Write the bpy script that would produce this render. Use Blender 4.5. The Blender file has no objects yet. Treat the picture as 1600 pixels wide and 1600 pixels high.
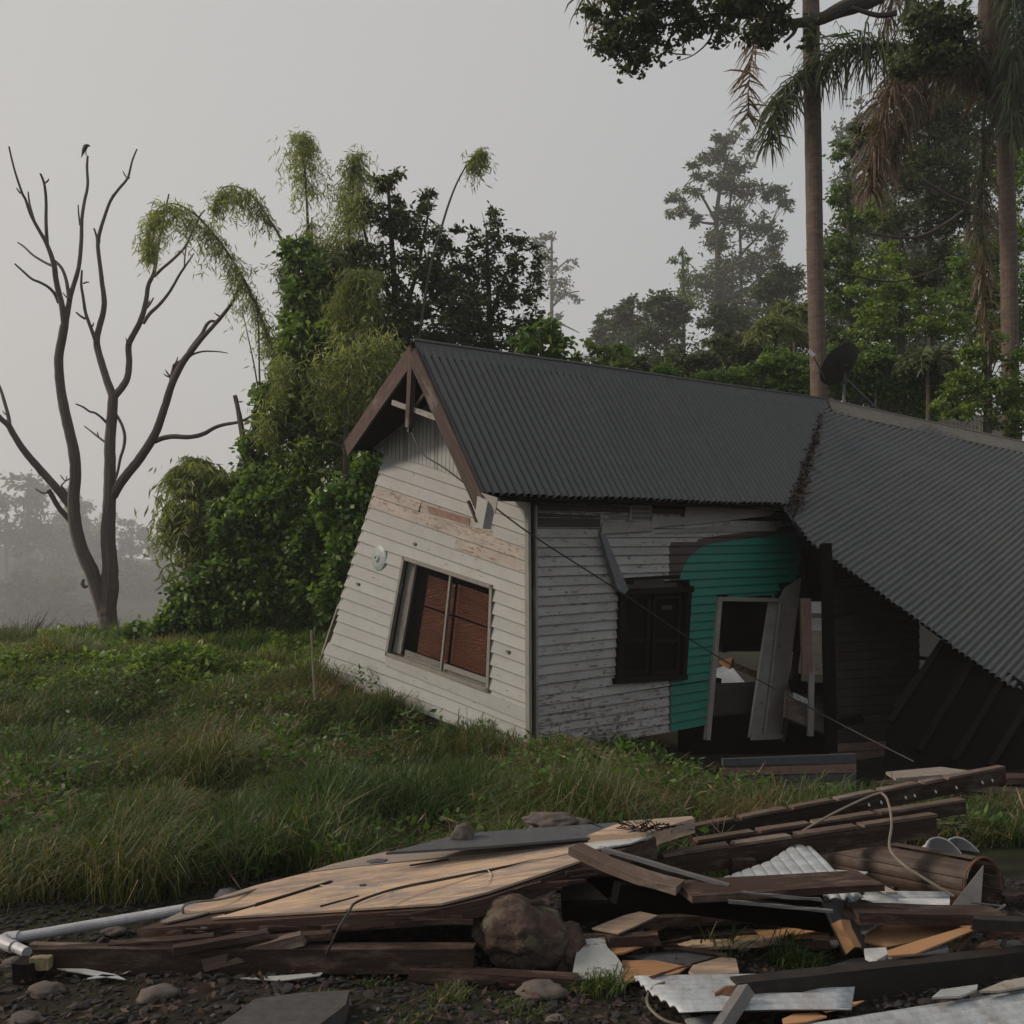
import bpy, bmesh, math, random
import numpy as np
from mathutils import Vector, Matrix, noise
C = bpy.context.scene.collection
sc = bpy.context.scene
random.seed(7)
RNG = np.random.default_rng(7)
R = math.radians

# ---------------------------------------------------------------- camera, sky, sun, exposure
F, CX, CY, EZ = 1500.0, 800.0, 930.0, 1.6        # focal length and horizon in photo pixels, eye height
cd = bpy.data.cameras.new('camera'); cam = bpy.data.objects.new('camera', cd); C.objects.link(cam)
cam.location = (0, 0, EZ); cam.rotation_euler = (R(90), 0, 0)
cd.sensor_width = 36; cd.lens = 36*F/1600; cd.shift_y = (CY-800)/1600
cd.clip_start = .05; cd.clip_end = 3000
sc.camera = cam
sc.view_settings.view_transform = 'Standard'; sc.view_settings.look = 'None'
sc.view_settings.exposure = 0; sc.view_settings.gamma = 1
sc.view_settings.use_curve_mapping = False
try:
    sc.cycles.max_bounces = 8; sc.cycles.diffuse_bounces = 4; sc.cycles.volume_bounces = 2
    sc.cycles.transparent_max_bounces = 8; sc.cycles.volume_step_rate = 4
except Exception: pass
SUN = Vector((-.86, -.03, .50)).normalized()       # direction towards the sun
wd = bpy.data.worlds.new('World'); sc.world = wd; wd.use_nodes = True
nt = wd.node_tree; nt.nodes.clear()
wo = nt.nodes.new('ShaderNodeOutputWorld'); bg = nt.nodes.new('ShaderNodeBackground')
sky = nt.nodes.new('ShaderNodeTexSky'); sky.sky_type = 'NISHITA'; sky.sun_disc = False
sky.sun_elevation = math.asin(SUN.z); sky.sun_rotation = math.atan2(SUN.x, SUN.y)
sky.air_density = 1.5; sky.dust_density = 8; sky.ozone_density = 1
# fog bank over the whole sky: grey veil mixed over the clear sky, a little brighter and warmer on the sun's side
geo = nt.nodes.new('ShaderNodeTexCoord')
dot = nt.nodes.new('ShaderNodeVectorMath'); dot.operation = 'DOT_PRODUCT'; dot.inputs[1].default_value = (-.75, .50, .42)
nt.links.new(geo.outputs['Generated'], dot.inputs[0])
rmp = nt.nodes.new('ShaderNodeValToRGB')
rmp.color_ramp.elements[0].position = .55; rmp.color_ramp.elements[0].color = (4.25, 4.50, 4.78, 1)
rmp.color_ramp.elements[1].position = .98; rmp.color_ramp.elements[1].color = (6.05, 5.85, 5.6, 1)
mp = nt.nodes.new('ShaderNodeMapRange'); mp.inputs['From Min'].default_value = -1; mp.inputs['From Max'].default_value = 1
nt.links.new(dot.outputs['Value'], mp.inputs['Value']); nt.links.new(mp.outputs['Result'], rmp.inputs['Fac'])
mx = nt.nodes.new('ShaderNodeMixRGB'); mx.inputs['Fac'].default_value = .93
nt.links.new(sky.outputs['Color'], mx.inputs['Color1']); nt.links.new(rmp.outputs['Color'], mx.inputs['Color2'])
nt.links.new(mx.outputs['Color'], bg.inputs['Color']); bg.inputs['Strength'].default_value = .1
nt.links.new(bg.outputs['Background'], wo.inputs['Surface'])
sd = bpy.data.lights.new('sun', 'SUN'); sd.energy = 2.6; sd.angle = R(10); sd.color = (1, .86, .72)
so = bpy.data.objects.new('sun', sd); C.objects.link(so)
so.rotation_euler = (-SUN).to_track_quat('-Z', 'Y').to_euler()

# ---------------------------------------------------------------- helpers: places
def W(x, y, Y):                                    # the point seen at photo pixel x,y at distance Y
    return Vector(((x-CX)/F*Y, Y, EZ-(y-CY)/F*Y))
def G(x, y, z=0.0):                                # the point seen at x,y at height z
    return W(x, y, (EZ-z)*F/(y-CY))
def pix(p): return (CX+p[0]/p[1]*F, CY-(p[2]-EZ)/p[1]*F)
class Pl:
    def __init__(s, p, n): s.p = Vector(p); s.n = Vector(n).normalized()
    def hit(s, x, y):
        d = Vector(((x-CX)/F, 1, -(y-CY)/F)); o = Vector((0, 0, EZ))
        return o + d*(s.n.dot(s.p-o)/s.n.dot(d))
def pl3(a, b, c):
    n = (b-a).cross(c-a)
    if n.dot(a-Vector((0, 0, EZ))) > 0: n = -n      # faces the camera side
    return Pl(a, n)
def hpl(x, y, z, sx=0, sy=0): return Pl(G(x, y, z), (-sx, -sy, 1))
def sm(a, b, t):
    t = min(1, max(0, (t-a)/(b-a))); return t*t*(3-2*t)

# ---------------------------------------------------------------- helpers: meshes
class MB:
    def __init__(s): s.v = []; s.f = []; s.uv = []; s.at = {}
    def quad(s, pts, uvs=None):
        i = len(s.v); s.v += [tuple(p) for p in pts]; s.f.append(tuple(range(i, i+len(pts))))
        s.uv.append(uvs if uvs else [(p[0], p[1]+p[2]) for p in pts])
    def bar(s, p0, p1, w, h, up=(0, 0, 1), seg=1, jit=0.0, bend=0.0, taper=1.0, cut=0.0):
        p0 = Vector(p0); p1 = Vector(p1); d = (p1-p0); L = d.length; d.normalize()
        sd_ = d.cross(Vector(up))
        if sd_.length < 1e-4: sd_ = d.cross(Vector((1, 0, 0)))
        sd_.normalize(); u = sd_.cross(d).normalized(); off = random.random()*50
        rings = []
        for k in range(seg+1):
            t = k/seg; c = p0+(p1-p0)*t+u*bend*math.sin(math.pi*t); ws = 1+(taper-1)*t
            ring = []
            for a, b in ((-1, -1), (1, -1), (1, 1), (-1, 1)):
                q = c+sd_*a*w/2*ws+u*b*h/2*ws
                if jit: q += Vector([random.uniform(-jit, jit) for _ in range(3)])
                if cut and k in (0, seg): q += d*random.uniform(-cut, cut)
                ring.append(q)
            rings.append((ring, t*L))
        per = [0, w, w+h, 2*w+h, 2*w+2*h]
        for k in range(seg):
            (r0, l0), (r1, l1) = rings[k], rings[k+1]
            for j in range(4):
                j2 = (j+1) % 4
                s.quad([r0[j], r0[j2], r1[j2], r1[j]], [(l0+off, per[j]), (l0+off, per[j+1]), (l1+off, per[j+1]), (l1+off, per[j])])
        s.quad(list(reversed(rings[0][0])), [(off, 0), (off+w, 0), (off+w, h), (off, h)])
        s.quad(rings[-1][0], [(off, 0), (off+w, 0), (off+w, h), (off, h)])
        return s
    def tube(s, pts, rad, n=8, cap=True, wob=0.0):
        pts = [Vector(p) for p in pts]
        if not hasattr(rad, '__len__'): rad = [rad]*len(pts)
        ref = None; prev = None; l = 0; off = random.random()*50
        for i, p in enumerate(pts):
            d = (pts[min(i+1, len(pts)-1)]-pts[max(i-1, 0)])
            d = d.normalized() if d.length > 1e-9 else Vector((0, 0, 1))
            if ref is None: ref = d.orthogonal().normalized()
            ref = (ref-d*ref.dot(d)).normalized(); b = d.cross(ref)
            ring = [p+(ref*math.cos(2*math.pi*k/n)+b*math.sin(2*math.pi*k/n))*rad[i]*(1+random.uniform(-wob, wob)) for k in range(n)]
            if i: l += (p-pts[i-1]).length
            if prev:
                for k in range(n):
                    k2 = (k+1) % n; c = 2*math.pi*max(rad[0], .001)
                    s.quad([prev[k], prev[k2], ring[k2], ring[k]],
                           [(pl+off, c*k/n), (pl+off, c*(k+1)/n), (l+off, c*(k+1)/n), (l+off, c*k/n)])
            elif cap: s.quad(list(reversed(ring)))
            prev = ring; pl = l
        if cap: s.quad(prev)
        return s
    def slab(s, poly, t, n):                        # polygon of points, thickened by t against n
        n = Vector(n).normalized(); top = [Vector(p) for p in poly]
        nn = Vector((0, 0, 0))
        for i in range(len(top)): nn += top[i].cross(top[(i+1) % len(top)])
        if nn.dot(n) < 0: top.reverse()
        bot = [p-n*t for p in top]
        a = Vector((-n.y, n.x, 0)).normalized() if abs(n.z) < .8 else (Vector((1, 0, 0))-n*n.x).normalized()
        b = n.cross(a); off = random.random()*20
        uv = [(p.dot(a)+off, p.dot(b)) for p in top]
        s.quad(top, uv); s.quad(list(reversed(bot)), list(reversed(uv)))
        m = len(top); l = 0
        for i in range(m):
            j = (i+1) % m; e = (top[j]-top[i]).length
            s.quad([top[i], bot[i], bot[j], top[j]], [(l+off, 0), (l+off, t), (l+e+off, t), (l+e+off, 0)]); l += e
        return s
    def build(s, name, mat, parent=None, smooth=False, origin=None, **kw):
        V = [Vector(p) for p in s.v]
        if parent is None and origin is None and V:
            lo = [min(p[i] for p in V) for i in range(3)]; hi = [max(p[i] for p in V) for i in range(3)]
            origin = Vector(((lo[0]+hi[0])/2, (lo[1]+hi[1])/2, lo[2]))
        if origin is None: origin = Vector((0, 0, 0))
        me = bpy.data.meshes.new(name)
        me.from_pydata([tuple(p-origin) for p in V], [], s.f)
        uvl = me.uv_layers.new(name='UVMap')
        flat = [c for u in s.uv for p in u for c in p]
        if len(flat) == 2*len(me.loops): uvl.data.foreach_set('uv', flat)
        for k, vals in s.at.items():
            a = me.attributes.new(k, 'FLOAT', 'POINT'); a.data.foreach_set('value', vals)
        if smooth: me.polygons.foreach_set('use_smooth', [True]*len(me.polygons))
        me.materials.append(mat); me.update()
        return link(name, me, parent, origin, **kw)
def link(name, me, parent=None, loc=(0, 0, 0), label=None, cat=None, group=None, kind=None):
    o = bpy.data.objects.new(name, me); C.objects.link(o); o.location = loc
    if parent is not None:
        o.parent = parent
        if parent.type == 'EMPTY': o.matrix_parent_inverse = Matrix.Translation(-Vector(parent.location))
        elif parent.parent is None: o.matrix_parent_inverse = Matrix.Translation(-Vector(parent.location))
    if label: o['label'] = label
    if cat: o['category'] = cat
    if group: o['group'] = group
    if kind: o['kind'] = kind
    return o
def thing(name, loc, label, cat, group=None, kind=None):
    o = bpy.data.objects.new(name, None); C.objects.link(o); o.location = loc; o.empty_display_size = .1
    o['label'] = label; o['category'] = cat
    if group: o['group'] = group
    if kind: o['kind'] = kind
    return o
def npmesh(name, V, Fc, mat, tint=None, smooth=False):
    V = np.ascontiguousarray(V, dtype=np.float32); Fc = np.ascontiguousarray(Fc, dtype=np.int32)
    k = Fc.shape[1]; me = bpy.data.meshes.new(name)
    me.vertices.add(len(V)); me.vertices.foreach_set('co', V.ravel())
    me.loops.add(Fc.size); me.loops.foreach_set('vertex_index', Fc.ravel())
    me.polygons.add(len(Fc)); me.polygons.foreach_set('loop_start', np.arange(0, Fc.size, k, dtype=np.int32))
    me.polygons.foreach_set('use_smooth', np.full(len(Fc), smooth))
    if tint is not None:
        a = me.attributes.new('tint', 'FLOAT', 'FACE'); a.data.foreach_set('value', np.asarray(tint, dtype=np.float32))
    me.materials.append(mat); me.update(calc_edges=True)
    return me

# ---------------------------------------------------------------- materials
def mat_new(name):
    m = bpy.data.materials.new(name); m.use_nodes = True; t = m.node_tree
    return m, t, t.nodes['Principled BSDF']
def N(t, kind, **kw):
    n = t.nodes.new(kind)
    for k, v in kw.items():
        if k in n.inputs.keys(): n.inputs[k].default_value = v
        else: setattr(n, k, v)
    return n
def ramp(t, src, stops):
    r = N(t, 'ShaderNodeValToRGB'); e = r.color_ramp.elements
    while len(e) < len(stops): e.new(.5)
    for i, (p, c) in enumerate(stops):
        e[i].position = p; e[i].color = (c[0], c[1], c[2], 1) if hasattr(c, '__len__') else (c, c, c, 1)
    t.links.new(src, r.inputs['Fac']); return r.outputs['Color']
def mixc(t, fac, a, b, mode='MIX'):
    m = N(t, 'ShaderNodeMixRGB'); m.blend_type = mode
    for i, s in ((0, fac), (1, a), (2, b)):
        if hasattr(s, 'links') or hasattr(s, 'node'): t.links.new(s, m.inputs[i])
        else: m.inputs[i].default_value = s if i == 0 else (*s, 1)
    return m.outputs[0]
def coords(t, scale, uv=True, rand=True):
    tc = N(t, 'ShaderNodeTexCoord'); mp_ = N(t, 'ShaderNodeMapping'); mp_.inputs['Scale'].default_value = scale
    t.links.new(tc.outputs['UV' if uv else 'Object'], mp_.inputs['Vector'])
    if rand:
        oi = N(t, 'ShaderNodeObjectInfo'); mul = N(t, 'ShaderNodeMath'); mul.operation = 'MULTIPLY'; mul.inputs[1].default_value = 37
        t.links.new(oi.outputs['Random'], mul.inputs[0]); cb = N(t, 'ShaderNodeCombineXYZ')
        t.links.new(mul.outputs[0], cb.inputs[0]); t.links.new(mul.outputs[0], cb.inputs[2])
        t.links.new(cb.outputs[0], mp_.inputs['Location'])
    return mp_.outputs[0]
def nz(t, vec, scale=1.0, detail=4, rough=.6, dist=0.0):
    n = N(t, 'ShaderNodeTexNoise'); n.inputs['Scale'].default_value = scale; n.inputs['Detail'].default_value = detail
    n.inputs['Roughness'].default_value = rough; n.inputs['Distortion'].default_value = dist
    t.links.new(vec, n.inputs['Vector']); return n.outputs['Fac']
def bump(t, b, src, strength=.3, dist=.01):
    bn = N(t, 'ShaderNodeBump'); bn.inputs['Strength'].default_value = strength; bn.inputs['Distance'].default_value = dist
    t.links.new(src, bn.inputs['Height']); t.links.new(bn.outputs['Normal'], b.inputs['Normal'])
def objvar(t, col, amt=.25):
    oi = N(t, 'ShaderNodeObjectInfo'); m = N(t, 'ShaderNodeMapRange')
    m.inputs['To Min'].default_value = 1-amt; m.inputs['To Max'].default_value = 1+amt
    t.links.new(oi.outputs['Random'], m.inputs['Value'])
    v = N(t, 'ShaderNodeVectorMath'); v.operation = 'SCALE'; t.links.new(col, v.inputs[0]); t.links.new(m.outputs[0], v.inputs['Scale'])
    return v.outputs[0]
def paint(name, col, wood=(.09, .06, .045), peel=.45, grime=.5, rough=.6, var=.08, dirt=(.08, .075, .06)):
    m, t, b = mat_new(name)
    g = nz(t, coords(t, (1.3, 14, 1)), 3, 5, .65)          # long streaks of bare wood
    g2 = nz(t, coords(t, (7, 9, 1)), 2.2, 5, .7)
    mask = N(t, 'ShaderNodeMath'); mask.operation = 'MULTIPLY'; t.links.new(g, mask.inputs[0]); t.links.new(g2, mask.inputs[1])
    k = .16+.22*(1-peel)
    pm = ramp(t, mask.outputs[0], [(k, 0), (k+.035, 1)])
    grain = nz(t, coords(t, (1.2, 60, 1)), 3, 3, .6)
    wcol = ramp(t, grain, [(.3, tuple(c*.6 for c in wood)), (.7, tuple(c*1.5 for c in wood))])
    gr = ramp(t, nz(t, coords(t, (1.5, 2.5, 1)), 1.6, 6, .7), [(.35, 0), (.75, grime)])
    pc = mixc(t, gr, col, dirt)
    pc = objvar(t, pc, var)
    fin = mixc(t, pm, pc, wcol); t.links.new(fin, b.inputs['Base Color'])
    inv = N(t, 'ShaderNodeMath'); inv.operation = 'SUBTRACT'; inv.inputs[0].default_value = 1; t.links.new(pm, inv.inputs[1])
    add = N(t, 'ShaderNodeMath'); add.operation = 'MULTIPLY_ADD'; add.inputs[1].default_value = .25
    t.links.new(grain, add.inputs[0]); t.links.new(inv.outputs[0], add.inputs[2])
    bump(t, b, add.outputs[0], .35, .003); b.inputs['Roughness'].default_value = rough; b.inputs['Specular IOR Level'].default_value = .25
    return m
def wood(name, c, c2=None, rough=.8, gs=45, var=.3, stain=None, st=.55, ss=(1.2, 3.5, 1)):
    m, t, b = mat_new(name); c2 = c2 or tuple(x*.45 for x in c)
    g = nz(t, coords(t, (1.5, gs, 1)), 2, 4, .65, .4)
    col = ramp(t, g, [(.32, c2), (.68, c)])
    if stain:
        s_ = ramp(t, nz(t, coords(t, ss), 1.7, 7, .75), [(st-.06, 0), (st+.08, .9)])
        col = mixc(t, s_, col, stain)
    col = objvar(t, col, var); t.links.new(col, b.inputs['Base Color'])
    bump(t, b, g, .4, .004); b.inputs['Roughness'].default_value = rough; b.inputs['Specular IOR Level'].default_value = .15; return m
def metal(name, c, rust=(.10, .04, .02), rn=.68, rough=.5, mt=.0, streak=(.07, .08, .05), sk=.25, var=.05, sc2=(8, .7, 1), spec=.5):
    m, t, b = mat_new(name)
    s_ = ramp(t, nz(t, coords(t, sc2), 1.5, 5, .65), [(.42, 0), (.7, sk)])
    f2 = nz(t, coords(t, (3, 3, 1)), 3, 8, .8)
    rr = ramp(t, f2, [(rn, 0), (rn+.05, 1)])
    base = ramp(t, nz(t, coords(t, (1, 1, 1)), 14, 8, .85), [(.3, tuple(x*.70 for x in c)), (.7, tuple(x*1.35 for x in c))])
    col = mixc(t, rr, mixc(t, s_, base, streak), rust); col = objvar(t, col, var)
    t.links.new(col, b.inputs['Base Color']); b.inputs['Metallic'].default_value = mt
    rg = ramp(t, f2, [(.3, rough-.1), (.8, rough+.2)]); t.links.new(rg, b.inputs['Roughness'])
    b.inputs['Specular IOR Level'].default_value = spec
    bump(t, b, f2, .12, .004); return m
def foliage(name, stops, trans=.35, rough=.45, var=.15, spec=.35):
    m, t, b = mat_new(name)
    at = N(t, 'ShaderNodeAttribute'); at.attribute_name = 'tint'
    col = ramp(t, at.outputs['Fac'], stops); col = objvar(t, col, var)
    t.links.new(col, b.inputs['Base Color']); b.inputs['Roughness'].default_value = rough
    b.inputs['Specular IOR Level'].default_value = spec
    tr = N(t, 'ShaderNodeBsdfTranslucent'); tcol = mixc(t, 1.0, col, (1.5, 1.6, .6), 'MULTIPLY'); t.links.new(tcol, tr.inputs['Color'])
    ms = N(t, 'ShaderNodeMixShader'); ms.inputs[0].default_value = trans
    out = t.nodes['Material Output']; t.links.new(b.outputs[0], ms.inputs[1]); t.links.new(tr.outputs[0], ms.inputs[2])
    t.links.new(ms.outputs[0], out.inputs['Surface']); return m
def rough_mat(name, c1, c2, scale=6, rough=.9, bs=.6, bd=.02, c3=None, thr=.6):
    m, t, b = mat_new(name); v = coords(t, (1, 1, 1), uv=False)
    n1 = nz(t, v, scale, 10, .7); col = ramp(t, n1, [(.3, c1), (.7, c2)])
    if c3:
        col = mixc(t, ramp(t, nz(t, v, scale*.35, 6, .7), [(thr, 0), (thr+.08, .8)]), col, c3)
    t.links.new(col, b.inputs['Base Color']); b.inputs['Roughness'].default_value = rough; b.inputs['Specular IOR Level'].default_value = .2; bump(t, b, n1, bs, bd); return m
def bark(name, c1, c2, sc_=(1.0, 9, 1), rough=.95, rings=0):
    m, t, b = mat_new(name); n1 = nz(t, coords(t, sc_), 3, 6, .7, .5)
    col = ramp(t, n1, [(.3, c1), (.7, c2)]); h = n1
    if rings:
        w = N(t, 'ShaderNodeTexWave'); w.bands_direction = 'X'; w.inputs['Scale'].default_value = rings
        w.inputs['Distortion'].default_value = 1.5; w.inputs['Detail'].default_value = 3
        t.links.new(coords(t, (1, 1, 1)), w.inputs['Vector'])
        col = mixc(t, ramp(t, w.outputs['Fac'], [(.0, .25), (.35, 0)]), col, tuple(x*.6 for x in c1))
    t.links.new(col, b.inputs['Base Color']); b.inputs['Roughness'].default_value = rough; bump(t, b, h, .5, .01); return m

M = {}
M['cream'] = paint('cream_paint', (.335, .343, .338), wood=(.16, .11, .085), peel=.10, grime=.40, var=.05, dirt=(.22, .19, .15))
M['creamworn'] = paint('cream_paint_worn', (.36, .32, .28), wood=(.20, .12, .085), peel=.42, grime=.5, var=.06)
M['pink'] = paint('bare_pink_boards', (.25, .15, .12), wood=(.16, .09, .07), peel=.5, grime=.4)
M['trim'] = paint('trim_paint', (.27, .255, .23), wood=(.10, .08, .065), peel=.18, grime=.5)
M['barge'] = wood('barge_wood', (.115, .08, .07), (.045, .033, .03), stain=(.20, .17, .15), st=.6)
M['roof'] = metal('roof_metal', (.050, .050, .051), rust=(.13, .13, .12), rn=.66, rough=.42, spec=.7, streak=(.085, .09, .06), sk=.22)
M['wingroof'] = metal('wing_roof_metal', (.054, .055, .056), rust=(.14, .14, .12), rn=.68, rough=.44, spec=.7, streak=(.10, .10, .055), sk=.45)
M['cap'] = metal('ridge_cap_dark', (.06, .058, .06), rn=.75, rough=.5)
M['captan'] = metal('ridge_cap_pale', (.20, .17, .14), rust=(.14, .09, .07), rn=.60, rough=.7, streak=(.13, .13, .09), sk=.5)
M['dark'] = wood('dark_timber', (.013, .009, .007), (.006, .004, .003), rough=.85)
M['darker'] = wood('shade_toned_board', (.008, .005, .004), (.003, .002, .0015), rough=1.0)  # near-black board tone, deep shade put into the base colour
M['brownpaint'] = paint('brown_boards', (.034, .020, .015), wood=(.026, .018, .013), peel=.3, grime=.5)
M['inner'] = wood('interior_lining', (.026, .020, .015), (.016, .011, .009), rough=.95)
M['grey'] = metal('grey_flashing', (.11, .115, .12), rn=.8, rough=.6)
M['blind'] = wood('blind_slats', (.20, .085, .05), (.12, .045, .028), rough=.6, var=.05)
M['alu'] = metal('window_frame', (.17, .16, .14), rn=.7, rough=.5, streak=(.1, .09, .07))
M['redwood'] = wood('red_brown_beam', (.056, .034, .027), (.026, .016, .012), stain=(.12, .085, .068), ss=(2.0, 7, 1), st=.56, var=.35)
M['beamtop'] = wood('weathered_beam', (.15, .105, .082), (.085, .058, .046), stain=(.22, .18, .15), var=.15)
M['ply'] = wood('plywood_face', (.56, .395, .265), (.44, .305, .205), rough=.75, gs=22, stain=(.23, .19, .165), ss=(1.1, 5, 1), st=.49, var=.06)
M['plypale'] = wood('plywood_bleached', (.27, .225, .19), (.19, .155, .135), rough=.8, gs=22, stain=(.36, .27, .19), st=.6, var=.08)
M['orange'] = wood('orange_board', (.42, .235, .12), (.35, .19, .095), rough=.75, gs=8, stain=(.24, .15, .09), st=.66, var=.12)
M['plyedge'] = wood('panel_edge', (.075, .045, .035), (.035, .022, .018), stain=(.16, .115, .09), st=.6, var=.15)
M['slate'] = metal('weathered_grey_sheet', (.055, .058, .065), rn=.66, rust=(.11, .08, .07), rough=.75, streak=(.10, .095, .09), sk=.6)
M['white'] = paint('white_board', (.42, .43, .42), wood=(.2, .15, .12), peel=.25, grime=.55, var=.1)
M['sheet'] = metal('white_corrugated', (.36, .385, .40), rust=(.20, .10, .06), rn=.60, rough=.45, streak=(.19, .15, .13), sk=.6, sc2=(1, 9, 1))
M['pvc'] = metal('pvc_pipe', (.42, .42, .44), rust=(.16, .15, .14), rn=.62, rough=.4, streak=(.20, .18, .16), sk=.6, sc2=(2.5, 3, 1))
M['steel'] = metal('dark_steel', (.026, .022, .020), rust=(.06, .03, .02), rn=.60, rough=.7, spec=.2, streak=(.07, .05, .04))
M['greysteel'] = metal('grey_steel', (.13, .12, .12), rust=(.12, .06, .04), rn=.62, rough=.55)
M['rust'] = metal('rusty_steel', (.13, .055, .03), rust=(.05, .03, .025), rn=.55, rough=.8)
M['tank'] = metal('rusty_tank', (.055, .034, .025), rust=(.14, .10, .075), rn=.60, rough=.6, streak=(.13, .09, .07), sk=.5, sc2=(1, 12, 1))
M['black'] = metal('black_dish', (.018, .018, .02), rn=.9, rough=.5)
M['cable'] = metal('black_cable', (.02, .018, .017), rn=.9, rough=.6)
M['wire'] = metal('pale_wire', (.17, .14, .11), rn=.7, rough=.6)
M['plastic'] = metal('white_plastic', (.55, .54, .54), rust=(.3, .27, .24), rn=.66, rough=.4)
M['rock'] = rough_mat('rock', (.045, .030, .026), (.19, .125, .10), 26, .9, 1.0, .04, c3=(.19, .175, .12), thr=.52)
M['stone'] = rough_mat('stone', (.07, .06, .055), (.17, .14, .12), 14, .9, .5, .02)
M['concrete'] = rough_mat('concrete', (.050, .047, .045), (.10, .092, .088), 22, .95, .5, .01, c3=(.06, .05, .04))
M['gravel'] = rough_mat('gravel', (.018, .017, .018), (.060, .053, .050), 12, .9, .3, .01)
M['yellow'] = rough_mat('foam_block', (.16, .13, .07), (.26, .22, .13), 20, .95, .4, .01)
M['deadbark'] = bark('hazed_dead_wood', (.070, .054, .048), (.150, .118, .102))  # bark lightened, with the fade of haze mixed into its colour
M['bark'] = bark('bark', (.035, .027, .022), (.085, .068, .055))
M['palmbark'] = bark('palm_bark', (.075, .052, .042), (.165, .12, .095), sc_=(3, 2, 1), rings=2.6)
M['culm'] = bark('bamboo_culm', (.05, .05, .028), (.11, .10, .06), sc_=(1, 4, 1))
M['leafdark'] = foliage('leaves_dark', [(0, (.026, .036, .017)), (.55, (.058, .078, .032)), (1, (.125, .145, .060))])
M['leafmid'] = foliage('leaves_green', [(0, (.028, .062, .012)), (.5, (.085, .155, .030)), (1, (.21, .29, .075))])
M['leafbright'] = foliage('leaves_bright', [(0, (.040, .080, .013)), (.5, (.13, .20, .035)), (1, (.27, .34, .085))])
M['bamboo'] = foliage('bamboo_leaves', [(0, (.060, .080, .026)), (.5, (.155, .18, .065)), (1, (.32, .33, .16))], trans=.45)  # leaf colours paled, fog and backlight worked into them
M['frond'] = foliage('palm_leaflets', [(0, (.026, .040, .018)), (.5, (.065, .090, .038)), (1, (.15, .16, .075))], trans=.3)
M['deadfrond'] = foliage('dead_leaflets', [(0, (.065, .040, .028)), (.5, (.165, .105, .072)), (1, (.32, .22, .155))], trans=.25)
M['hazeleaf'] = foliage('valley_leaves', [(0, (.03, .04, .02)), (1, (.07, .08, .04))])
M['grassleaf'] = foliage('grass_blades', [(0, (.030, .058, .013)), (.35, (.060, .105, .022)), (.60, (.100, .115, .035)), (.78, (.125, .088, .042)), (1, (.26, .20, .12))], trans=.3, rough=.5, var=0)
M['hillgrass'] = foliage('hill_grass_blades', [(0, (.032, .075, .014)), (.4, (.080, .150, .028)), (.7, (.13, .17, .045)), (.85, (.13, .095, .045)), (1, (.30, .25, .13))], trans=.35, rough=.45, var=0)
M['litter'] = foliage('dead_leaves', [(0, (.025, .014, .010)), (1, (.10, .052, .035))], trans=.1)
m, t, b = mat_new('soil'); v = coords(t, (1, 1, 1), uv=False, rand=False)
n1 = nz(t, v, 5, 10, .75); c = ramp(t, n1, [(.3, (.018, .015, .012)), (.7, (.05, .040, .032))])
c = mixc(t, ramp(t, nz(t, v, .5, 5, .6), [(.45, 0), (.6, .7)]), c, (.028, .036, .014)); t.links.new(c, b.inputs['Base Color'])
b.inputs['Roughness'].default_value = .95; b.inputs['Specular IOR Level'].default_value = .1; bump(t, b, n1, .8, .03); M['soil'] = m
m, t, b = mat_new('pane_glass'); b.inputs['Base Color'].default_value = (.8, .8, .8, 1); b.inputs['Roughness'].default_value = .08
b.inputs['Transmission Weight'].default_value = 1; b.inputs['IOR'].default_value = 1.05; M['glass'] = m

# side wall paint: white boards, a strip of bare brown, and a green mural edge, laid out in the wall's own coordinates
m, t, b = mat_new('side_wall_paint')
def attr(n): a = N(t, 'ShaderNodeAttribute'); a.attribute_name = n; return a.outputs['Fac']
streak = nz(t, coords(t, (1.3, 14, 1)), 3, 5, .65); blot = nz(t, coords(t, (7, 9, 1)), 2.2, 5, .7)
pm = N(t, 'ShaderNodeMath'); pm.operation = 'MULTIPLY'; t.links.new(streak, pm.inputs[0]); t.links.new(blot, pm.inputs[1])
ad = N(t, 'ShaderNodeMath'); ad.operation = 'ADD'; t.links.new(pm.outputs[0], ad.inputs[0]); t.links.new(attr('wear'), ad.inputs[1])
peel = ramp(t, ad.outputs[0], [(.32, 0), (.36, 1)])
grain = nz(t, coords(t, (1.2, 60, 1)), 3, 3, .6)
wcol = ramp(t, grain, [(.3, (.075, .052, .045)), (.7, (.17, .13, .115))])
wc = objvar(t, mixc(t, ramp(t, nz(t, coords(t, (2, 3, 1)), 1.5, 6, .7), [(.35, 0), (.8, .6)]), (.345, .328, .315), (.15, .125, .105)), .09)
gc = objvar(t, mixc(t, ramp(t, nz(t, coords(t, (2, 5, 1)), 1.5, 6, .7), [(.45, 0), (.8, .4)]), (.0015, .150, .100), (.03, .10, .075)), .08)
white_ = mixc(t, peel, wc, wcol)
brn = ramp(t, attr('brown'), [(.495, 0), (.505, 1)]); ga = N(t, 'ShaderNodeMath'); ga.operation = 'MULTIPLY_ADD'; ga.inputs[1].default_value = .09; t.links.new(blot, ga.inputs[0]); t.links.new(attr('green'), ga.inputs[2])
grn = ramp(t, ga.outputs[0], [(.540, 0), (.550, 1)])
c = mixc(t, brn, white_, (.040, .022, .017)); gpeel = ramp(t, pm.outputs[0], [(.315, 0), (.345, .8)])
c = mixc(t, grn, c, mixc(t, gpeel, gc, wcol)); t.links.new(c, b.inputs['Base Color'])
b.inputs['Roughness'].default_value = .6
ma = N(t, 'ShaderNodeMath'); ma.operation = 'SUBTRACT'; t.links.new(grain, ma.inputs[0]); t.links.new(peel, ma.inputs[1]); bump(t, b, ma.outputs[0], .3, .003)
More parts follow.
